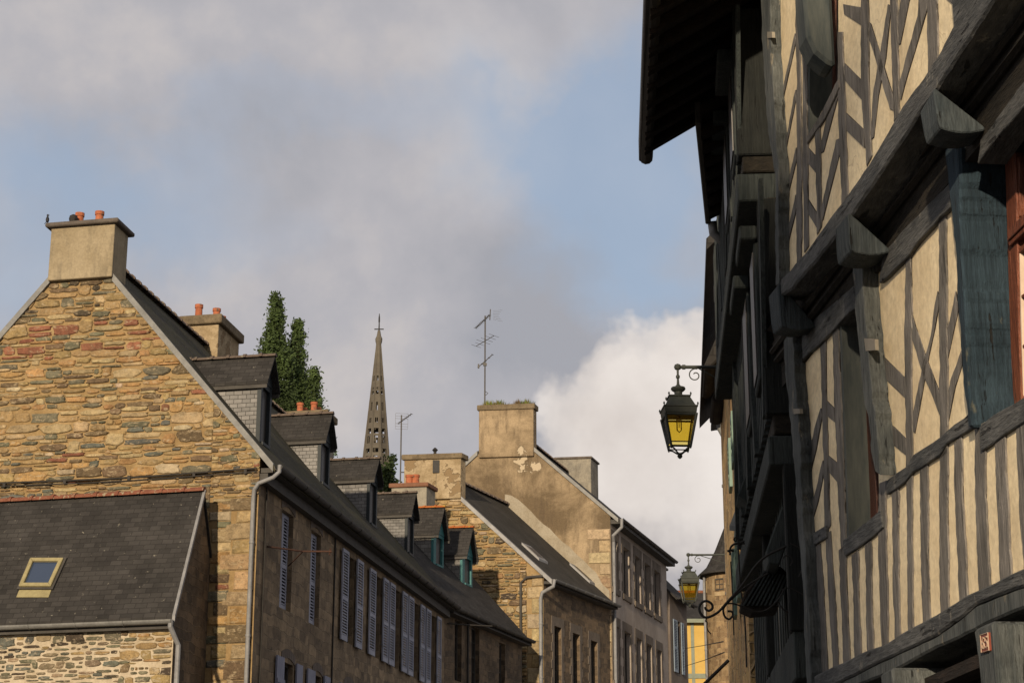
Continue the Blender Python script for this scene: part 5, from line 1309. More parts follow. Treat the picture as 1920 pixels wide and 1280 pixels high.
# studs and braces of the first floor
for a in ([(1696, 478), (1708, 464), (1708, 640), (1709, 760), (1711, 882), (1698, 892), (1696, 700)],
          [(1759, 412), (1773, 396), (1775, 520), (1776, 700), (1776, 822), (1776, 850), (1761, 862), (1761, 700)],
          [(1537, 650), (1548, 638), (1549, 760), (1551, 860), (1554, 955), (1556, 985), (1546, 1000), (1541, 780)],
          [(1560, 622), (1571, 610), (1577, 780), (1583, 933), (1585, 1020), (1576, 1040), (1571, 930), (1565, 780)],
          [(1527, 1024), (1537, 1018), (1538, 1040), (1546, 1150), (1552, 1262), (1541, 1264), (1534, 1130)],
          [(1546, 1004), (1556, 994), (1559, 1040), (1566, 1150), (1571, 1252), (1561, 1256), (1554, 1130)],
          [(1572, 1030), (1584, 1020), (1586, 1060), (1589, 1150), (1594, 1242), (1581, 1246), (1578, 1150)],
          [(1596, 1040), (1608, 1030), (1609, 1100), (1611, 1170), (1615, 1236), (1602, 1238), (1600, 1150)],
          [(1621, 1020), (1632, 1012), (1634, 1100), (1637, 1222), (1626, 1224), (1623, 1130)],
          [(1648, 905), (1661, 900), (1660, 960), (1662, 1060), (1664, 1130), (1664, 1212), (1653, 1216), (1648, 1100), (1646, 1000)],
          [(1672, 902), (1684, 890), (1684, 1040), (1687, 1198), (1677, 1200), (1673, 1080)],
          [(1698, 880), (1710, 872), (1710, 1040), (1712, 1178), (1702, 1182), (1700, 1040)],
          [(1725, 862), (1738, 848), (1739, 940), (1740, 1060), (1744, 1164), (1730, 1168), (1725, 1040)],
          [(1761, 850), (1776, 836), (1776, 940), (1778, 1060), (1779, 1148), (1763, 1152), (1761, 1040)],
          [(1788, 832), (1802, 812), (1804, 900), (1808, 1000), (1814, 1128), (1798, 1130), (1792, 1000), (1788, 900)],
          [(1826, 800), (1846, 790), (1847, 900), (1851, 1000), (1856, 1108), (1835, 1112), (1830, 1000)],
          [(1865, 828), (1884, 812), (1887, 900), (1892, 1000), (1896, 1088), (1875, 1096), (1869, 950)],
          [(1905, 800), (1926, 788), (1934, 930), (1940, 1066), (1920, 1076), (1910, 950)],
          [(1950, 770), (1970, 762), (1980, 930), (1986, 1040), (1966, 1050)]):
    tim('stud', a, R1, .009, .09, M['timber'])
for a in ([(1706, 578), (1716, 612), (1735, 668), (1762, 738), (1762, 780), (1755, 762), (1730, 700), (1706, 620)],
          [(1757, 545), (1762, 560), (1752, 615), (1741, 665), (1724, 760), (1714, 812), (1708, 800), (1712, 770), (1728, 690), (1742, 640), (1750, 585)],
          [(1791, 545), (1797, 575), (1786, 625), (1776, 672), (1774, 625)], [(1802, 655), (1804, 680), (1790, 725), (1777, 790), (1774, 760), (1782, 710)],
          [(1641, 653), (1668, 680), (1696, 708), (1696, 746), (1650, 702)], [(1653, 782), (1676, 800), (1698, 822), (1699, 854), (1656, 819)],
          [(1551, 852), (1570, 868), (1571, 906), (1552, 883)], [(1549, 750), (1563, 764), (1565, 792), (1550, 780)],
          [(1513, 908), (1512, 870), (1530, 790), (1538, 764), (1541, 778), (1530, 840)], [(1516, 996), (1517, 965), (1530, 915), (1542, 862), (1545, 880), (1533, 940)]):
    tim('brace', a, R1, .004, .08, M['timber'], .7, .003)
for a in ([(1660, 902), (1679, 887), (1699, 874), (1712, 852), (1732, 839), (1762, 819), (1776, 806), (1789, 795), (1806, 784), (1826, 764), (1830, 798), (1789, 822), (1773, 832), (1760, 854), (1728, 875), (1710, 885), (1697, 902), (1662, 927)],
          [(1838, 846), (1836, 800), (1868, 774), (1900, 757), (1920, 744), (2000, 696), (2000, 742), (1920, 790), (1880, 816)],
          [(1583, 1042), (1580, 1012), (1619, 981), (1650, 955), (1655, 988), (1619, 1018)],
          [(1519, 1025), (1519, 1002), (1548, 984), (1549, 1008)]):
    tim('rail', a, R1, .02, .2, M['timber_h'])
tim('sill_beam', [(1526, 1266), (1531, 1263), (1562, 1248), (1592, 1235), (1626, 1218), (1654, 1209), (1686, 1188), (1725, 1167), (1764, 1145), (1811, 1115), (1836, 1104), (1875, 1085), (1920, 1064), (2000, 1026), (2000, 1062), (1930, 1094), (1886, 1110), (1830, 1132), (1800, 1158), (1755, 1190), (1700, 1216), (1640, 1244), (1560, 1285), (1526, 1300)], R1, .06, .3, M['timber_h'], .8, .01)
tim('beam', [(1526, 1303), (1560, 1287), (1640, 1246), (1700, 1218), (1755, 1192), (1800, 1160), (1830, 1134), (1886, 1112), (1930, 1096), (2000, 1064), (2000, 1100), (1920, 1139), (1860, 1163), (1826, 1181), (1755, 1213), (1680, 1254), (1611, 1282), (1530, 1320)], R1, .05, .3, M['timber_post'], .8, .01)
cb_ = tim('corbel', [(1825, 1179), (1860, 1163), (1869, 1256), (1872, 1300), (1840, 1306), (1836, 1262)], R1, .16, .3, M['timber_post'], .5, .015)
tim('corbel', [(1650, 1262), (1672, 1250), (1678, 1310), (1655, 1320)], R1, .16, .3, M['timber_post'], .5, .015)
# lower soffit mouldings
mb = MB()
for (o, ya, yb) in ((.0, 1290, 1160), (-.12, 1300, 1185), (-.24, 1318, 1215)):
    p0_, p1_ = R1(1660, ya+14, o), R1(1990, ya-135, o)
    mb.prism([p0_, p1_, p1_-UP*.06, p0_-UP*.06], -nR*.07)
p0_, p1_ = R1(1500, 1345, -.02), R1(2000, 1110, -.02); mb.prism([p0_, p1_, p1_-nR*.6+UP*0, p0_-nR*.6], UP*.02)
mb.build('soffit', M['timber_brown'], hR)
# windows: left one with deep blue jamb
mb = MB()
for i, (pa, pb_) in enumerate((((1571.5, 608), (1577.5, 780)), ((1577.5, 780), (1584, 933)), ((1584, 933), (1586, 1030)))):
    a, b = R1(pa[0]+6, pa[1]), R1(pb_[0]+6, pb_[1]); mb.prism([a, b, b-nR*.16, a-nR*.16], hR_*.04)
mb.build('window_jamb', M['board_blue'], hR)
w_ = tim('window', [(1612, 560), (1628, 545), (1634, 780), (1646, 985), (1632, 995), (1618, 780)], R1, -.13, .05, M['frame_brown'], 0, .004)
mb = MB(); mb.prism([R1(x, y, -.16) for x, y in [(1612, 560), (1720, 470), (1735, 930), (1634, 995)]], -nR*.01); mb.build('pane', M['window_dark'], w_)
# right window
wr = tim('window', [(1884, 300), (1903, 285), (1907, 440), (1909, 600), (1915, 756), (1900, 766), (1896, 700), (1890, 500)], R1, -.16, .06, M['frame_red'], 0, .004)
def wpart(name, pts, o, d_, mat):
    mb = MB(); mb.prism([R1(x, y, o) for x, y in pts], -nR*d_); return mb.build(name, mat, wr, bevel=.003)
wpart('transom', [(1888, 452), (1890, 430), (1990, 330), (1990, 352)], -.135, .06, M['frame_red'])
wpart('transom', [(1892, 462), (1889, 455), (1990, 356), (1990, 366)], -.145, .05, M['frame_red'])
wpart('sash', [(1904, 474), (1912, 466), (1919, 742), (1913, 748)], -.17, .04, M['sash'])
wpart('sash', [(1903, 300), (1911, 292), (1912, 405), (1905, 416)], -.17, .04, M['frame_red'])
wpart('sash', [(1904, 482), (1905, 470), (1990, 388), (1990, 400)], -.168, .045, M['frame_red'])
for yy in (560, 655): wpart('glazing_bar', [(1910, yy+3), (1910, yy-4), (1990, yy-58), (1990, yy-50)], -.172, .03, M['frame_red'])
wpart('pane', [(1900, 290), (1990, 180), (1990, 690), (1912, 748)], -.2, .01, M['window_dark'])
# the facade runs on towards the viewer, outside the picture
sE0 = (R1(2000, 900)-PR).dot(hR_); sE1 = sE0-3.4; zs_ = R1(2000, 1026).z; zb_2 = lz(sE0)
mb = MB(); mb.prism([Rz(sE1, 0, zs_), Rz(sE0-.005, 0, zs_), Rz(sE0-.005, 0, zb_2), Rz(sE1, 0, zb_2)], -nR*.12); mb.build('plaster_infill', M['plaster'], hR)
mb = MB(); mb.prism([Rz(sE1, JET, zb_2), Rz(sE0+1.2, JET, zb_2+.6), Rz(sE0+1.2, JET, 7), Rz(sE1, JET, 7)], -nR*.10); mb.build('plaster_infill', M['plaster'], hR)
mb = MB(); mb.prism([Rz(sE1, JET+.05, zb_2), Rz(sE0+.3, JET+.05, zb_2), Rz(sE0+.3, JET+.05, zb_2+.3), Rz(sE1, JET+.05, zb_2+.3)], -nR*.2); mb.build('beam', M['timber_h'], hR)
mb = MB(); mb.prism([Rz(sE1, .055, zs_-.2), Rz(sE0-.01, .055, zs_-.2), Rz(sE0-.01, .055, zs_), Rz(sE1, .055, zs_)], -nR*.3); mb.build('sill_beam', M['timber_h'], hR)
for k in range(9):
    s_ = sE0-.3-k*.36
    for (o, za_2, zc_2) in ((.009, zs_, zb_2), (JET+.009, zb_2+.3, 7)):
        mb = MB(); mb.prism([Rz(s_, o, za_2), Rz(s_+.14, o, za_2), Rz(s_+.13, o, zc_2), Rz(s_+.01, o, zc_2)], -nR*.08); mb.build('stud', M['timber'], hR)
# number plate 65
pl = [R1(1838, 1189, .168), R1(1853.5, 1184, .168), R1(1856, 1219, .168), R1(1840.5, 1224, .168)]
mb = MB(); mb.prism(pl, -nR*.012); pt = mb.build('number_plate', M['red_plate'], hR, bevel=.004)
def onpl(u, v): return lerp(lerp(pl[0], pl[1], u), lerp(pl[3], pl[2], u), v)+nR*.002
mb = MB()
def strk(pts, r=.0042): mb.tube([onpl(*p) for p in pts], r, 5)
strk([(.44, .24), (.34, .22), (.23, .34), (.17, .52), (.18, .68), (.26, .78), (.37, .78), (.44, .68), (.42, .55), (.33, .48), (.22, .52), (.17, .6)])
strk([(.82, .22), (.60, .24), (.57, .46), (.68, .43), (.79, .48), (.84, .6), (.80, .73), (.69, .79), (.56, .74)])
mb.build('number', M['plate_text'], pt)
mb = MB(); e = [(.04, .03), (.96, .03), (.96, .97), (.04, .97)]; mb.tube([onpl(*p) for p in e], .0025, 4, closed=True); mb.build('border', M['plate_text'], pt)
# repair blocks and pegs on posts
for pts, P, o in (([(1620, 634), (1640, 636), (1641, 656), (1623, 658)], R1, .092), ([(1487, 766), (1499, 766), (1500, 775), (1488, 776)], R1, .08), ([(1438, 60), (1447, 60), (1448, 71), (1439, 72)], R2, .075)):
    mb = MB(); mb.prism([P(x, y, o) for x, y in pts], -nR*.02); mb.build('peg', M['sash_peg'], hR)
# body of the house behind the facade
s_near = (R1(1990, 1000)-PR).dot(hR_)-9.0
mb = MB()
for (sa, sb, za_, zb_) in ((S0, s_near, 0, 9.4),):
    a = Rz(sa, -.35, 0); b = Rz(sb, -.35, 0); mb.prism([a, b, b-nR*6, a-nR*6], UP*9.4)
mb.build('rear_body', M['timber_brown'], hR)
sN = (R2(1880, 0)-PR).dot(hR_)
mb = MB(); mb.prism([Rz(S0, .02, 7.0), Rz(s_near, .02, 7.0), Rz(s_near, .02, 9.3), Rz(S0, .02, 9.3)], -nR*.3); mb.build('upper_wall', M['plaster'], hR)
rb = MB(); rb.prism([Rz(S0+.1, .55, 9.2), Rz(s_near, .55, 9.2), Rz(s_near, -3.2, 12.8), Rz(S0+.1, -3.2, 12.8)], UP*.12); rb.prism([Rz(S0+.1, -6.9, 9.2), Rz(s_near, -6.9, 9.2), Rz(s_near, -3.2, 12.8), Rz(S0+.1, -3.2, 12.8)], UP*.12)
rb.build('roof', M['slate'], hR)
# ================================================================== DARK JETTIED HOUSES beyond
hD1 = head(1235); PD = dep(1503, 1200, 11.95); PD.z = 0; nD = V((-hD1.y, hD1.x, 0)); nD = nD if nD.x < 0 else -nD
def DD(s, o, z): return PD+hD1*s+nD*o+UP*z
def d1(px, py, o=0): return hitp(px, py, PD+nD*o, nD)
def s_of(px, o=0): return (d1(px, 1000, o)-PD).dot(hD1)
sA = 2.55; sB = s_of(1409)
print('D1 len', sB)
R5 = random.Random(5)
def storey(root, sa, sb, o, z0, z1, sp, wd_, pr, plmat, mirror=False):
    mb = MB(); mb.prism([DD(sa, o, z0), DD(sb, o, z0), DD(sb, o, z1), DD(sa, o, z1)], -nD*.1); mb.build('plaster_infill', plmat, root)
    s = sa+.02
    while s < sb-wd_:
        w = wd_*R5.uniform(.8, 1.25); l = R5.uniform(-.03, .03)
        mb = MB(); n = 6; L = []; Rr = []
        for i in range(n+1):
            z = lerp(z0, z1, i/n); L.append(DD(s+l*i/n+R5.uniform(-.008, .008), o+pr, z)); Rr.append(DD(s+w+l*i/n+R5.uniform(-.008, .008), o+pr, z))
        mb.prism(L+Rr[::-1], -nD*(pr+.02)); mb.build('stud', M['timber_dark'], root)
        s += w+sp*R5.uniform(.75, 1.25)
def beam(root, sa, sb, o, z, h, d_, name='beam', mat=None):
    mb = MB(); mb.prism([DD(sa, o, z), DD(sb, o, z), DD(sb, o, z+h), DD(sa, o, z+h)], -nD*d_); return mb.build(name, mat or M['timber_dark'], root, bevel=.01)
h1 = thing('jettied_house', 'dark narrow timber house under the great overhanging eave, next to the half timbered one', 'house', DD(0, 0, 0))
h2 = thing('jettied_house', 'near black timber house of slate edged jetties behind the large street lantern', 'house', DD(sA, 0, 0))
zs = dep(1475, 1225, (PD+hD1*1.2).y).z
print('zs', zs)
ZE = 7.3
for rt, sa, sb in ((h1, .02, sA), (h2, sA+.01, sB)):
    beam(rt, sa, sb, .05, zs-.3, .32, .25, 'sill_beam')
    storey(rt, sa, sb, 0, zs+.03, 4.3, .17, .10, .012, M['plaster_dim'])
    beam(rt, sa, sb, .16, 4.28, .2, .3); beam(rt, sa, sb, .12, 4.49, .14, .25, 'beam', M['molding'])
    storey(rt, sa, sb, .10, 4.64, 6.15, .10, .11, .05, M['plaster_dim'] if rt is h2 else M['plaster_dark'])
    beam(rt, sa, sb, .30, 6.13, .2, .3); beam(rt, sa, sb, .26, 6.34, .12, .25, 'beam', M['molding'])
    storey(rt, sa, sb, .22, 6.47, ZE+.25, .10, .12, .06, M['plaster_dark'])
    for (o, z0, z1) in ((0, zs, 4.29), (.10, 4.62, 6.14), (.22, 6.46, ZE+.27)):
        mb = MB(); mb.prism([DD(sa-.02, -.13, z0), DD(sa-.02, o+.07, z0), DD(sa+.12, o+.07, z0), DD(sa+.12, -.13, z0)], UP*(z1-z0)); mb.build('corner_post', M['timber_shaded'], rt, bevel=.01)  # posts added in the darker timber copy to cover the sunlit storey ends
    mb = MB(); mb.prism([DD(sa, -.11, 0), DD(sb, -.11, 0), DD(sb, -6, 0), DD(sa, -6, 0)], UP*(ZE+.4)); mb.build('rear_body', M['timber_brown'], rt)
for s, w in ((.35, .5), (1.45, .6)):     # dark windows in the upper floors
    for (o, z0, z1) in ((.185, 4.95, 5.95), (.295, 6.6, 7.3)):
        mb = MB(); mb.prism([DD(s, o, z0), DD(s+w, o, z0), DD(s+w, o, z1), DD(s, o, z1)], -nD*.06); w0 = mb.build('window', M['timber_dark'], h1, bevel=.01)
        mb = MB(); mb.prism([DD(s+.06, o+.01, z0+.06), DD(s+w-.06, o+.01, z0+.06), DD(s+w-.06, o+.01, z1-.06), DD(s+.06, o+.01, z1-.06)], -nD*.008); mb.build('pane', M['window_dark'], w0)
        mb = MB(); mb.prism([DD(s-.06, o+.1, z1), DD(s+w+.06, o+.1, z1), DD(s+w+.06, o+.1, z1+.1), DD(s-.06, o+.1, z1+.1)], -nD*.12); mb.build('cornice', M['timber_dark'], w0, bevel=.01)
for k in range(5):                         # slanting braces crossing the dark fronts
    for (o, z0, z1) in ((.18, 4.64, 6.13), (.29, 6.47, 7.4)):
        s = .1+k*1.15; mb = MB(); q = .55 if k % 2 else -.5
        mb.prism([DD(s, o, z0), DD(s+.12, o, z0), DD(s+.12+q, o, z1), DD(s+q, o, z1)], -nD*.03); mb.build('brace', M['timber_dark'], h1 if s < sA-.5 else h2)
# great eave over the first dark house
def eave(rt, o0, o1, wi, dz, th=.09, raf=True, zz=ZE, shb=M['slate']):
    a = hitz(*o0, zz); b = hitz(*o1, zz); inn = -nD
    mb = MB(); q = [a, b, b+inn*wi+UP*dz, a+inn*wi+UP*dz]
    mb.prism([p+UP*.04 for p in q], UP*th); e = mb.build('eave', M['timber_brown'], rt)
    mb = MB(); mb.prism([a-inn*.04-UP*.03, b-inn*.04-UP*.03, b-inn*.04+UP*.16, a-inn*.04+UP*.16], inn*.05); mb.build('fascia', M['gutter_dark'], e, bevel=.01)
    if raf:
        L = (b-a).length; k = .12
        while k < L-.08:
            c = lerp(a, b, k/L); d_ = (b-a).normalized(); mb = MB()
            mb.prism([c, c+d_*.08, c+d_*.08+inn*wi+UP*dz, c+inn*wi+UP*dz], -UP*.09); mb.build('rafter', M['timber_brown'], e); k += .30
    return e, a, b
e_, a, b = eave(h1, (1223, -90), (1207, 297), 1.05, .62, th=.05)
mb = MB(); n = 10; L = (b-a); dn = L.normalized(); out = nD
mb.tube([a-out*.02+UP*.02, lerp(a, b, .5)-out*.02+UP*.01, b-out*.02], .055, 10); mb.build('gutter', M['gutter_dark'], e_)
e2_, a, b = eave(h2, (1313, 226), (1331, 415), .8, .4)
mb = MB(); mb.tube([b+UP*.0-nD*.02, b-nD*.03-UP*.1+hD1*.03, b-nD*.10-UP*.17+hD1*.05, b-nD*.22-UP*.17+hD1*.05], .042, 8); mb.build('downspout', M['zinc'], h2, smooth=True)
eave(h2, (1380, 380), (1359, 484), .6, .35, .14); eave(h2, (1371, 478), (1346, 564), .6, .35, .14)
# roof slopes of the dark houses
for rt, sa, sb in ((h1, .02, 2.3), (h2, 2.35, sB)):
    mb = MB(); mb.prism([DD(sa, -.3, ZE+.45), DD(sb, -.3, ZE+.45), DD(sb, -3.2, ZE+4), DD(sa, -3.2, ZE+4)], UP*.1); mb.prism([DD(sa, -6.2, ZE+.45), DD(sb, -6.2, ZE+.45), DD(sb, -3.2, ZE+4), DD(sa, -3.2, ZE+4)], UP*.1); mb.build('roof', M['slate'], rt)
def slab(root, name, pts, d_, ext, mat, bevel=.01):
    mb = MB(); mb.prism([dep(x, y, d_) for x, y in pts], V((ext*.08, ext, 0))); return mb.build(name, mat, root, bevel=bevel)
slab(h2, 'bracket', [(1413, 853), (1456, 853), (1458, 884), (1434, 888), (1414, 944), (1404, 945), (1383, 926), (1396, 893)], 15.2, .5, M['timber_dark'])
slab(h1, 'canopy', [(1466, 948), (1496, 944), (1500, 985), (1482, 998), (1462, 1058), (1441, 1056), (1437, 1030)], 12.3, .5, M['timber_dark'])
cn = slab(h1, 'canopy', [(1430, 1072), (1462, 1060), (1482, 1078), (1460, 1136), (1412, 1141), (1389, 1131), (1397, 1108)], 12.7, .45, M['timber_brown'])
mb = MB()
for i in range(9):
    t = i/8; mb.prism([dep(lerp(1432, 1480, t), lerp(1070, 1078, t), 12.66), dep(lerp(1435, 1483, t), lerp(1069, 1079, t), 12.66), dep(lerp(1396, 1461, t), 1134, 12.66), dep(lerp(1392, 1457, t), 1134, 12.66)], V((0, .04, 0)))
mb.build('slats', M['timber_dark'], cn)
# ================================================================== OCHRE STONE HOUSE beyond
hD2 = head(1278); PE = dep(1405, 1200, 18.3); PE.z = 0; nE = V((-hD2.y, hD2.x, 0)); nE = nE if nE.x < 0 else -nE
def EE(s, o, z): return PE+hD2*s+nE*o+UP*z
def s_e(px, o=0): return (hitp(px, 1000, PE+nE*o, nE)-PE).dot(hD2)
sE = s_e(1358); h3 = thing('ochre_stone_house', 'sunlit ochre rubble house with green shutters glimpsed past the black timber fronts', 'house', EE(0, 0, 0))
zt6 = dep(1362, 786, EE(sE, 0, 0).y).z
ef = lambda a, z, o=0: EE(a, o, z)
sh1 = (s_e(1391), s_e(1374)); zz1, zz0 = d1(1388, 782).z, 0
zc1 = hitp(1383, 775, PE, nE).z; zc0 = hitp(1383, 895, PE, nE).z; zd1 = hitp(1388, 1012, PE, nE).z; zd0 = hitp(1388, 1160, PE, nE).z
ww = [(sh1[0]+.3, sh1[0]+1.1, zc0, zc1), (sh1[0]+.2, sh1[0]+1.0, zd0, zd1)]
mb = MB(); holed(mb, ef, 0, sE, 0, zt6, ww, .2); mb.face([EE(sE, 0, 0), EE(sE, -5, 0), EE(sE, -5, zt6), EE(sE, 0, zt6)]); mb.face([EE(0, 0, 0), EE(0, -5, 0), EE(0, -5, zt6), EE(0, 0, zt6)])
mb.build('front_wall', M['ochre_rubble'], h3)
for q in ww:
    w = window(h3, ef, *q, .18, M['shutter_green']); shutter(w, ef, q[0]-.42, q[0]-.02, q[2], q[3], .04, M['shutter_green']); shutter(w, ef, q[1]+.02, q[1]+.42, q[2], q[3], .04, M['shutter_green'])
mb = MB(); mb.prism([EE(-.1, .3, zt6-.1), EE(sE+.1, .3, zt6-.1), EE(sE+.1, -2.6, zt6+2.8), EE(-.1, -2.6, zt6+2.8)], UP*.12); mb.build('roof', M['slate'], h3)
d3 = EE(sE, 0, 0).y
slab(h3, 'dormer_roof', [(1366, 588), (1352, 610), (1335, 650), (1319, 687), (1331, 690), (1352, 668), (1370, 650)], 20.5, 1.4, M['slate'], .02)
slab(h3, 'roof_edge', [(1358, 686), (1346, 714), (1333, 748), (1337, 755), (1352, 756), (1372, 742), (1372, 690)], 24, 1.2, M['slate'], .02)
ge = slab(h3, 'roof_edge', [(1344, 756), (1338, 781), (1372, 782), (1372, 750)], 28.6, .9, M['slate'], .01)
slab(h3, 'gutter', [(1335, 771), (1344, 768), (1346, 781), (1335, 783)], 28.5, .9, M['gutter_dark'], .01)
pd = 28.9
mb = MB(); x0 = dep(1348, 783, pd); x1 = dep(1350, 802, pd); x2 = dep(1358, 818, pd)
pipe(h3, [x0, x1, x2, V((x2.x, pd, 0.1))], .055, M['zinc_dark'])
mb = MB(); p_a, p_b = hitp(1389, 985, PE, nE), hitp(1406, 985, PE, nE); zh = hitp(1400, 972, PE, nE).z
mb.prism([p_a+nE*.12, p_b+nE*.12, V((p_b.x, p_b.y, p_b.z+.3)), V((p_a.x, p_a.y, p_a.z+.3))], -UP*.05); mb.build('hood', M['board_blue'], h3)
# ================================================================== LANTERNS
def lantern(base, px, py, d, sc, xattach, label):
    """base: pixel of the ball at the arm's end; everything below is measured in metres from it"""
    B0 = dep(px, py, d); t = thing('street_lantern', label, 'lantern', (B0.x, B0.y, B0.z), 'old wrought iron street lanterns')
    k = sc; rt = math.radians(45+3)
    xa = dep(xattach, py, d).x-B0.x
    mb = MB(); mb.lathe(B0-UP*.032*k, [(.005, 0), (.028*k, .01*k), (.036*k, .032*k), (.028*k, .055*k), (.005, .066*k)], 14)
    mb.tube([B0+V((.03*k, 0, 0)), B0+V((xa, 0, 0))], .017*k, 10); mb.tube([B0+V((.045*k, 0, 0)), B0+V((.075*k, 0, 0))], .024*k, 10)
    mb.tube([B0+V((.20*k, 0, -.012*k)), B0+V((xa*.78, 0, -.13*k)), B0+V((xa, 0, -.18*k))], .006*k, 6)
    sp = []
    for i in range(30):
        u = i/29; a = math.radians(70+u*430); r = .068*k*(1-u*.72); sp.append(B0+V((.168*k+math.cos(a)*r, 0, -.082*k+math.sin(a)*r)))
    mb.tube(sp, .006*k, 6); mb.build('bracket', M['iron_lamp'], t, smooth=False)
    Z = lambda y: -(y-688)/196.0*k
    c = V((B0.x, B0.y, B0.z)); P4 = lambda r, z: [c+V((math.cos(rt+i*math.pi/2)*r*k*1.414, math.sin(rt+i*math.pi/2)*r*k*1.414, Z(z))) for i in range(4)]
    mb = MB(); mb.lathe(c, [(.012*k, Z(690)), (.010*k, Z(703)), (.019*k, Z(705)), (.019*k, Z(709)), (.010*k, Z(711)), (.014*k, Z(722)), (.03*k, Z(726)), (.066*k, Z(728)), (.072*k, Z(731)), (.062*k, Z(734)), (.040*k, Z(737)), (.038*k, Z(741)), (.05*k, Z(744)), (.085*k, Z(747))][::-1], 18)
    mb.build('finial', M['iron_lamp'], t, smooth=False)
    def frus(mb, r0, y0, r1, y1):
        a, b = P4(r0, y0), P4(r1, y1); mb.add(a+b, [[0, 1, 2, 3], [7, 6, 5, 4]]+[[i, i+4, (i+1) % 4+4, (i+1) % 4] for i in range(4)])
    mb = MB(); frus(mb, .108, 747, .108, 749); frus(mb, .096, 749.2, .145, 769); frus(mb, .165, 769.2, .165, 772); frus(mb, .158, 772.2, .150, 783.5)
    for r, y in ((.105, 747), (.162, 769)):
        for p in P4(r, y): mb.lathe(p, [(.006*k, 0), (.011*k, .012*k), (.003*k, .03*k)], 6)
    mb.build('hood', M['iron_lamp'], t, bevel=.003)
    tp, bt = P4(.150, 784), P4(.092, 846)
    mb = MB()
    for i in range(4):
        a, b = tp[i], bt[i]; mb.tube([a, b, b-UP*.02*k], [.014*k, .012*k, .004*k], 6)
        for (rr, yy, w) in ((.146, 786.5, .011), (.1005, 837, .006), (.094, 844, .006)):
            q = P4(rr, yy); mb.tube([q[i], q[(i+1) % 4]], w*k, 5)
        bb_ = lerp(b, bt[(i+1) % 4], .0); cc_ = c+UP*Z(856)
        mb.tube([b, lerp(b, cc_, .35)+UP*.004*k, lerp(b, cc_, .75)-UP*.01*k, cc_], .008*k, 6)
    mb.lathe(c+UP*Z(866), [(.004, 0), (.02*k, .012*k), (.026*k, .028*k), (.018*k, .045*k), (.006*k, .055*k)], 10)
    mb.build('frame', M['iron_lamp'], t)
    tp, bt = P4(.142, 785), P4(.099, 837)
    for i in range(4):
        j = (i+1) % 4; mb = MB(); mb.face([tp[i], tp[j], bt[j], bt[i]]); mb.build('pane', M['amber'], t)
    mb = MB(); mb.tube([c+V((-.02*k, 0, Z(784))), c+V((-.02*k, 0, Z(811))), c+V((0, 0, Z(815))), c+V((.02*k, 0, Z(811))), c+V((.02*k, 0, Z(784)))], .006*k, 6)
    mb.tube([c+UP*Z(784), c+UP*Z(806)], .004*k, 5); mb.build('lamp_tube', M['rust'], t)
    mb = MB(); mb.prism([p for p in P4(.02, 784.5)], -UP*.03*k); mb.build('lamp_socket', M['iron'], t)
    return t
lantern(None, 1270.5, 688, 17.4, 1.0, 1372, 'large amber glazed street lantern hanging against the white cloud')
lantern(None, 1290.5, 1039.5, 29, .91, 1372, 'small distant amber lantern low over the street, in front of the yellow house roof')
# ================================================================== WROUGHT IRON SIGN BRACKETS
def curve(pts, d, r, mb, n=4):
    P = [dep(x, y, d) for x, y in pts]; out = []
    for i in range(len(P)-1):
        p0, p1, p2, p3 = P[max(i-1, 0)], P[i], P[i+1], P[min(i+2, len(P)-1)]
        for k in range(n):
            t = k/n; out.append(.5*((2*p1)+(p2-p0)*t+(2*p0-5*p1+4*p2-p3)*t*t+(3*p1-p0-3*p2+p3)*t**3))
    out.append(P[-1]); mb.tube(out, r, 6)
b1_ = thing('sign_bracket', 'long wrought iron sign bracket ending in a big open scroll with a hook', 'sign bracket', dep(1480, 1024, 12.0))
mb = MB(); curve([(1500, 1005), (1473, 1024), (1440, 1040), (1417, 1060), (1390, 1098), (1361, 1131), (1345, 1148), (1325, 1157), (1314, 1150), (1311, 1138), (1316, 1129), (1325, 1126), (1334, 1131), (1336, 1139), (1330, 1144), (1324, 1142), (1322, 1137)], 12.0, .0085, mb)
curve([(1358, 1136), (1372, 1122), (1400, 1098), (1440, 1074)], 12.02, .007, mb)
mb.build('arm', M['iron'], b1_)
mb = MB(); curve([(1360, 1132), (1373, 1130.5), (1388, 1135), (1409, 1144), (1434, 1144), (1456, 1127), (1470, 1105)], 12.04, .005, mb); curve([(1362, 1132), (1356, 1142), (1359, 1155), (1367, 1160), (1374, 1153), (1372, 1146), (1364, 1145)], 12.04, .007, mb)
curve([(1459, 1128), (1469, 1142), (1484, 1149), (1500, 1146)], 12.03, .005, mb); curve([(1467, 1051), (1470, 1043), (1476, 1041), (1483, 1044), (1486, 1052), (1482, 1059)], 11.9, .004, mb); curve([(1482, 1018), (1502, 1029), (1514, 1050), (1506, 1064), (1498, 1080)], 11.85, .004, mb); curve([(1466, 1105), (1480, 1101), (1494, 1107), (1512, 1118)], 11.85, .004, mb)
mb.build('scroll', M['iron'], b1_)
mb = MB(); curve([(1325, 1157), (1323, 1164), (1326, 1166), (1326, 1178), (1333, 1188)], 12.0, .004, mb); mb.build('hook', M['iron'], b1_)
b2_ = thing('sign_bracket', 'thin curled iron bracket with hanging rods above the long scrolled bracket', 'sign bracket', dep(1406, 1018, 15.5))
mb = MB(); curve([(1410, 1018), (1396, 1018), (1385, 1018), (1374, 1021), (1369, 1029), (1369, 1040)], 15.5, .009, mb); curve([(1384, 1018), (1384, 1010), (1379, 1007), (1376, 1011), (1379, 1015)], 15.5, .006, mb); curve([(1386, 1018), (1398, 1012), (1401, 1004), (1408, 997)], 15.5, .007, mb)
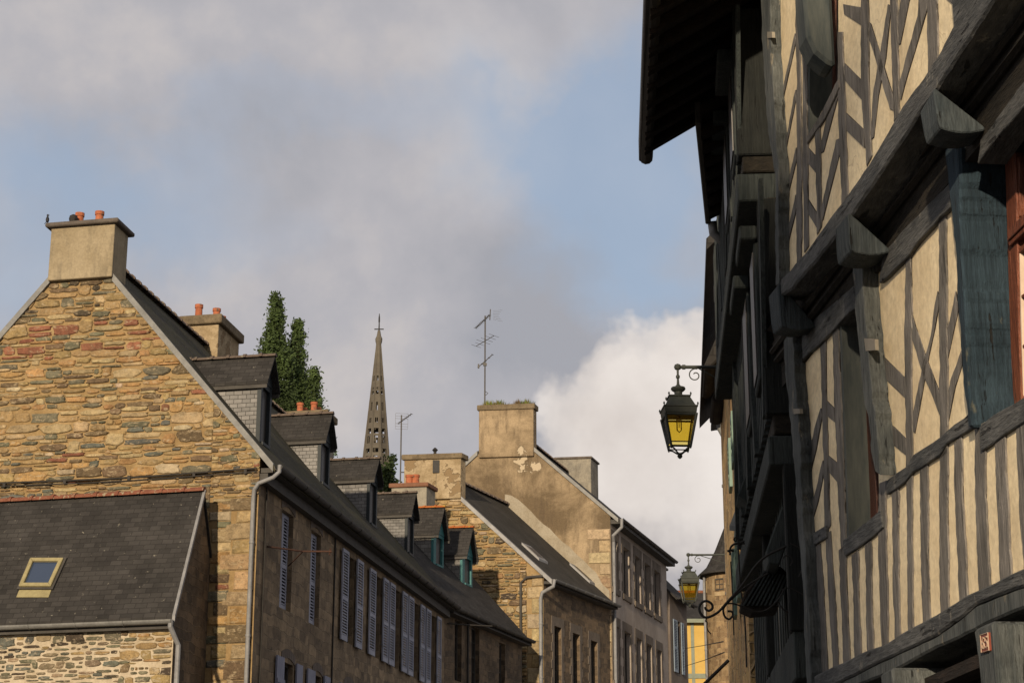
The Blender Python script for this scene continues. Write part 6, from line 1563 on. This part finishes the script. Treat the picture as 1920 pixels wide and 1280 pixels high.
curve([(1384, 1018), (1386, 1060), (1389, 1107), (1396, 1155), (1400, 1250)], 15.5, .007, mb); curve([(1370, 1052), (1371, 1070), (1373, 1100), (1376, 1190)], 15.5, .005, mb); curve([(1364, 1033), (1370, 1031), (1376, 1033)], 15.5, .01, mb)
mb.build('arm', M['iron'], b2_)
mb = MB(); mb.tube([dep(1366, 1237, 24), dep(1318, 1284, 24)], .024, 6); tag(mb.build('iron_strut', M['iron']), 'dark iron strut slanting down across the stair tower at the lower edge', 'strut')
mb = MB(); mb.tube([dep(1284, 1215, 74), dep(1320, 1209, 62), dep(1356, 1202, 29)], .011, 5); tag(mb.build('overhead_cable', M['cable']), 'upper thin cable crossing in front of the yellow house', 'cable', 'cables over the street end')
mb = MB(); mb.tube([dep(1284, 1248, 74), dep(1320, 1237, 62), dep(1358, 1222, 29)], .011, 5); tag(mb.build('overhead_cable', M['cable']), 'lower thin cable crossing in front of the yellow house', 'cable', 'cables over the street end')
# ================================================================== HOUSE added out of view behind the viewer, sized to shade the right fronts
hs = thing('shade_house', 'tall plain unseen house added behind the viewer to shade the right fronts', 'house', (-8.2, -20, 0))
XS0, XS1, YS0, YS1 = -15.0, -6.1, -25.0, -15.0
sf = lambda a, z, o=0: V((XS1+o, YS0+a, z))
hl = [(a, a+1.0, z, z+1.7) for a in (1.0, 3.7, 6.3) for z in (1.0, 4.2, 7.3, 10.3)]
mb = MB(); holed(mb, sf, 0, YS1-YS0, 0, 14.5, hl, .2)
mb.face([(XS0, YS0, 0), (XS1, YS0, 0), (XS1, YS0, 14.5), (XS0, YS0, 14.5)]); mb.face([(XS0, YS1, 0), (XS1, YS1, 0), (XS1, YS1, 14.5), (XS0, YS1, 14.5)]); mb.face([(XS0, YS0, 0), (XS0, YS1, 0), (XS0, YS1, 14.5), (XS0, YS0, 14.5)])
mb.build('wall', M['facade_d'], hs)
for q in hl: window(hs, sf, *q, .18, M['sash'])
mb = MB(); xm = (XS0+XS1)/2; mb.prism([(XS1+.3, YS0-.1, 14.4), (XS1+.3, YS1+.1, 14.4), (xm, YS1+.1, 15.8), (xm, YS0-.1, 15.8)], UP*.1); mb.prism([(XS0-.3, YS0-.1, 14.4), (XS0-.3, YS1+.1, 14.4), (xm, YS1+.1, 15.8), (xm, YS0-.1, 15.8)], UP*.1)
mb.face([(XS0, YS0, 14.51), (XS1, YS0, 14.51), (xm, YS0, 15.8)]); mb.face([(XS0, YS1, 14.51), (XS1, YS1, 14.51), (xm, YS1, 15.8)]); mb.build('roof', M['slate'], hs)
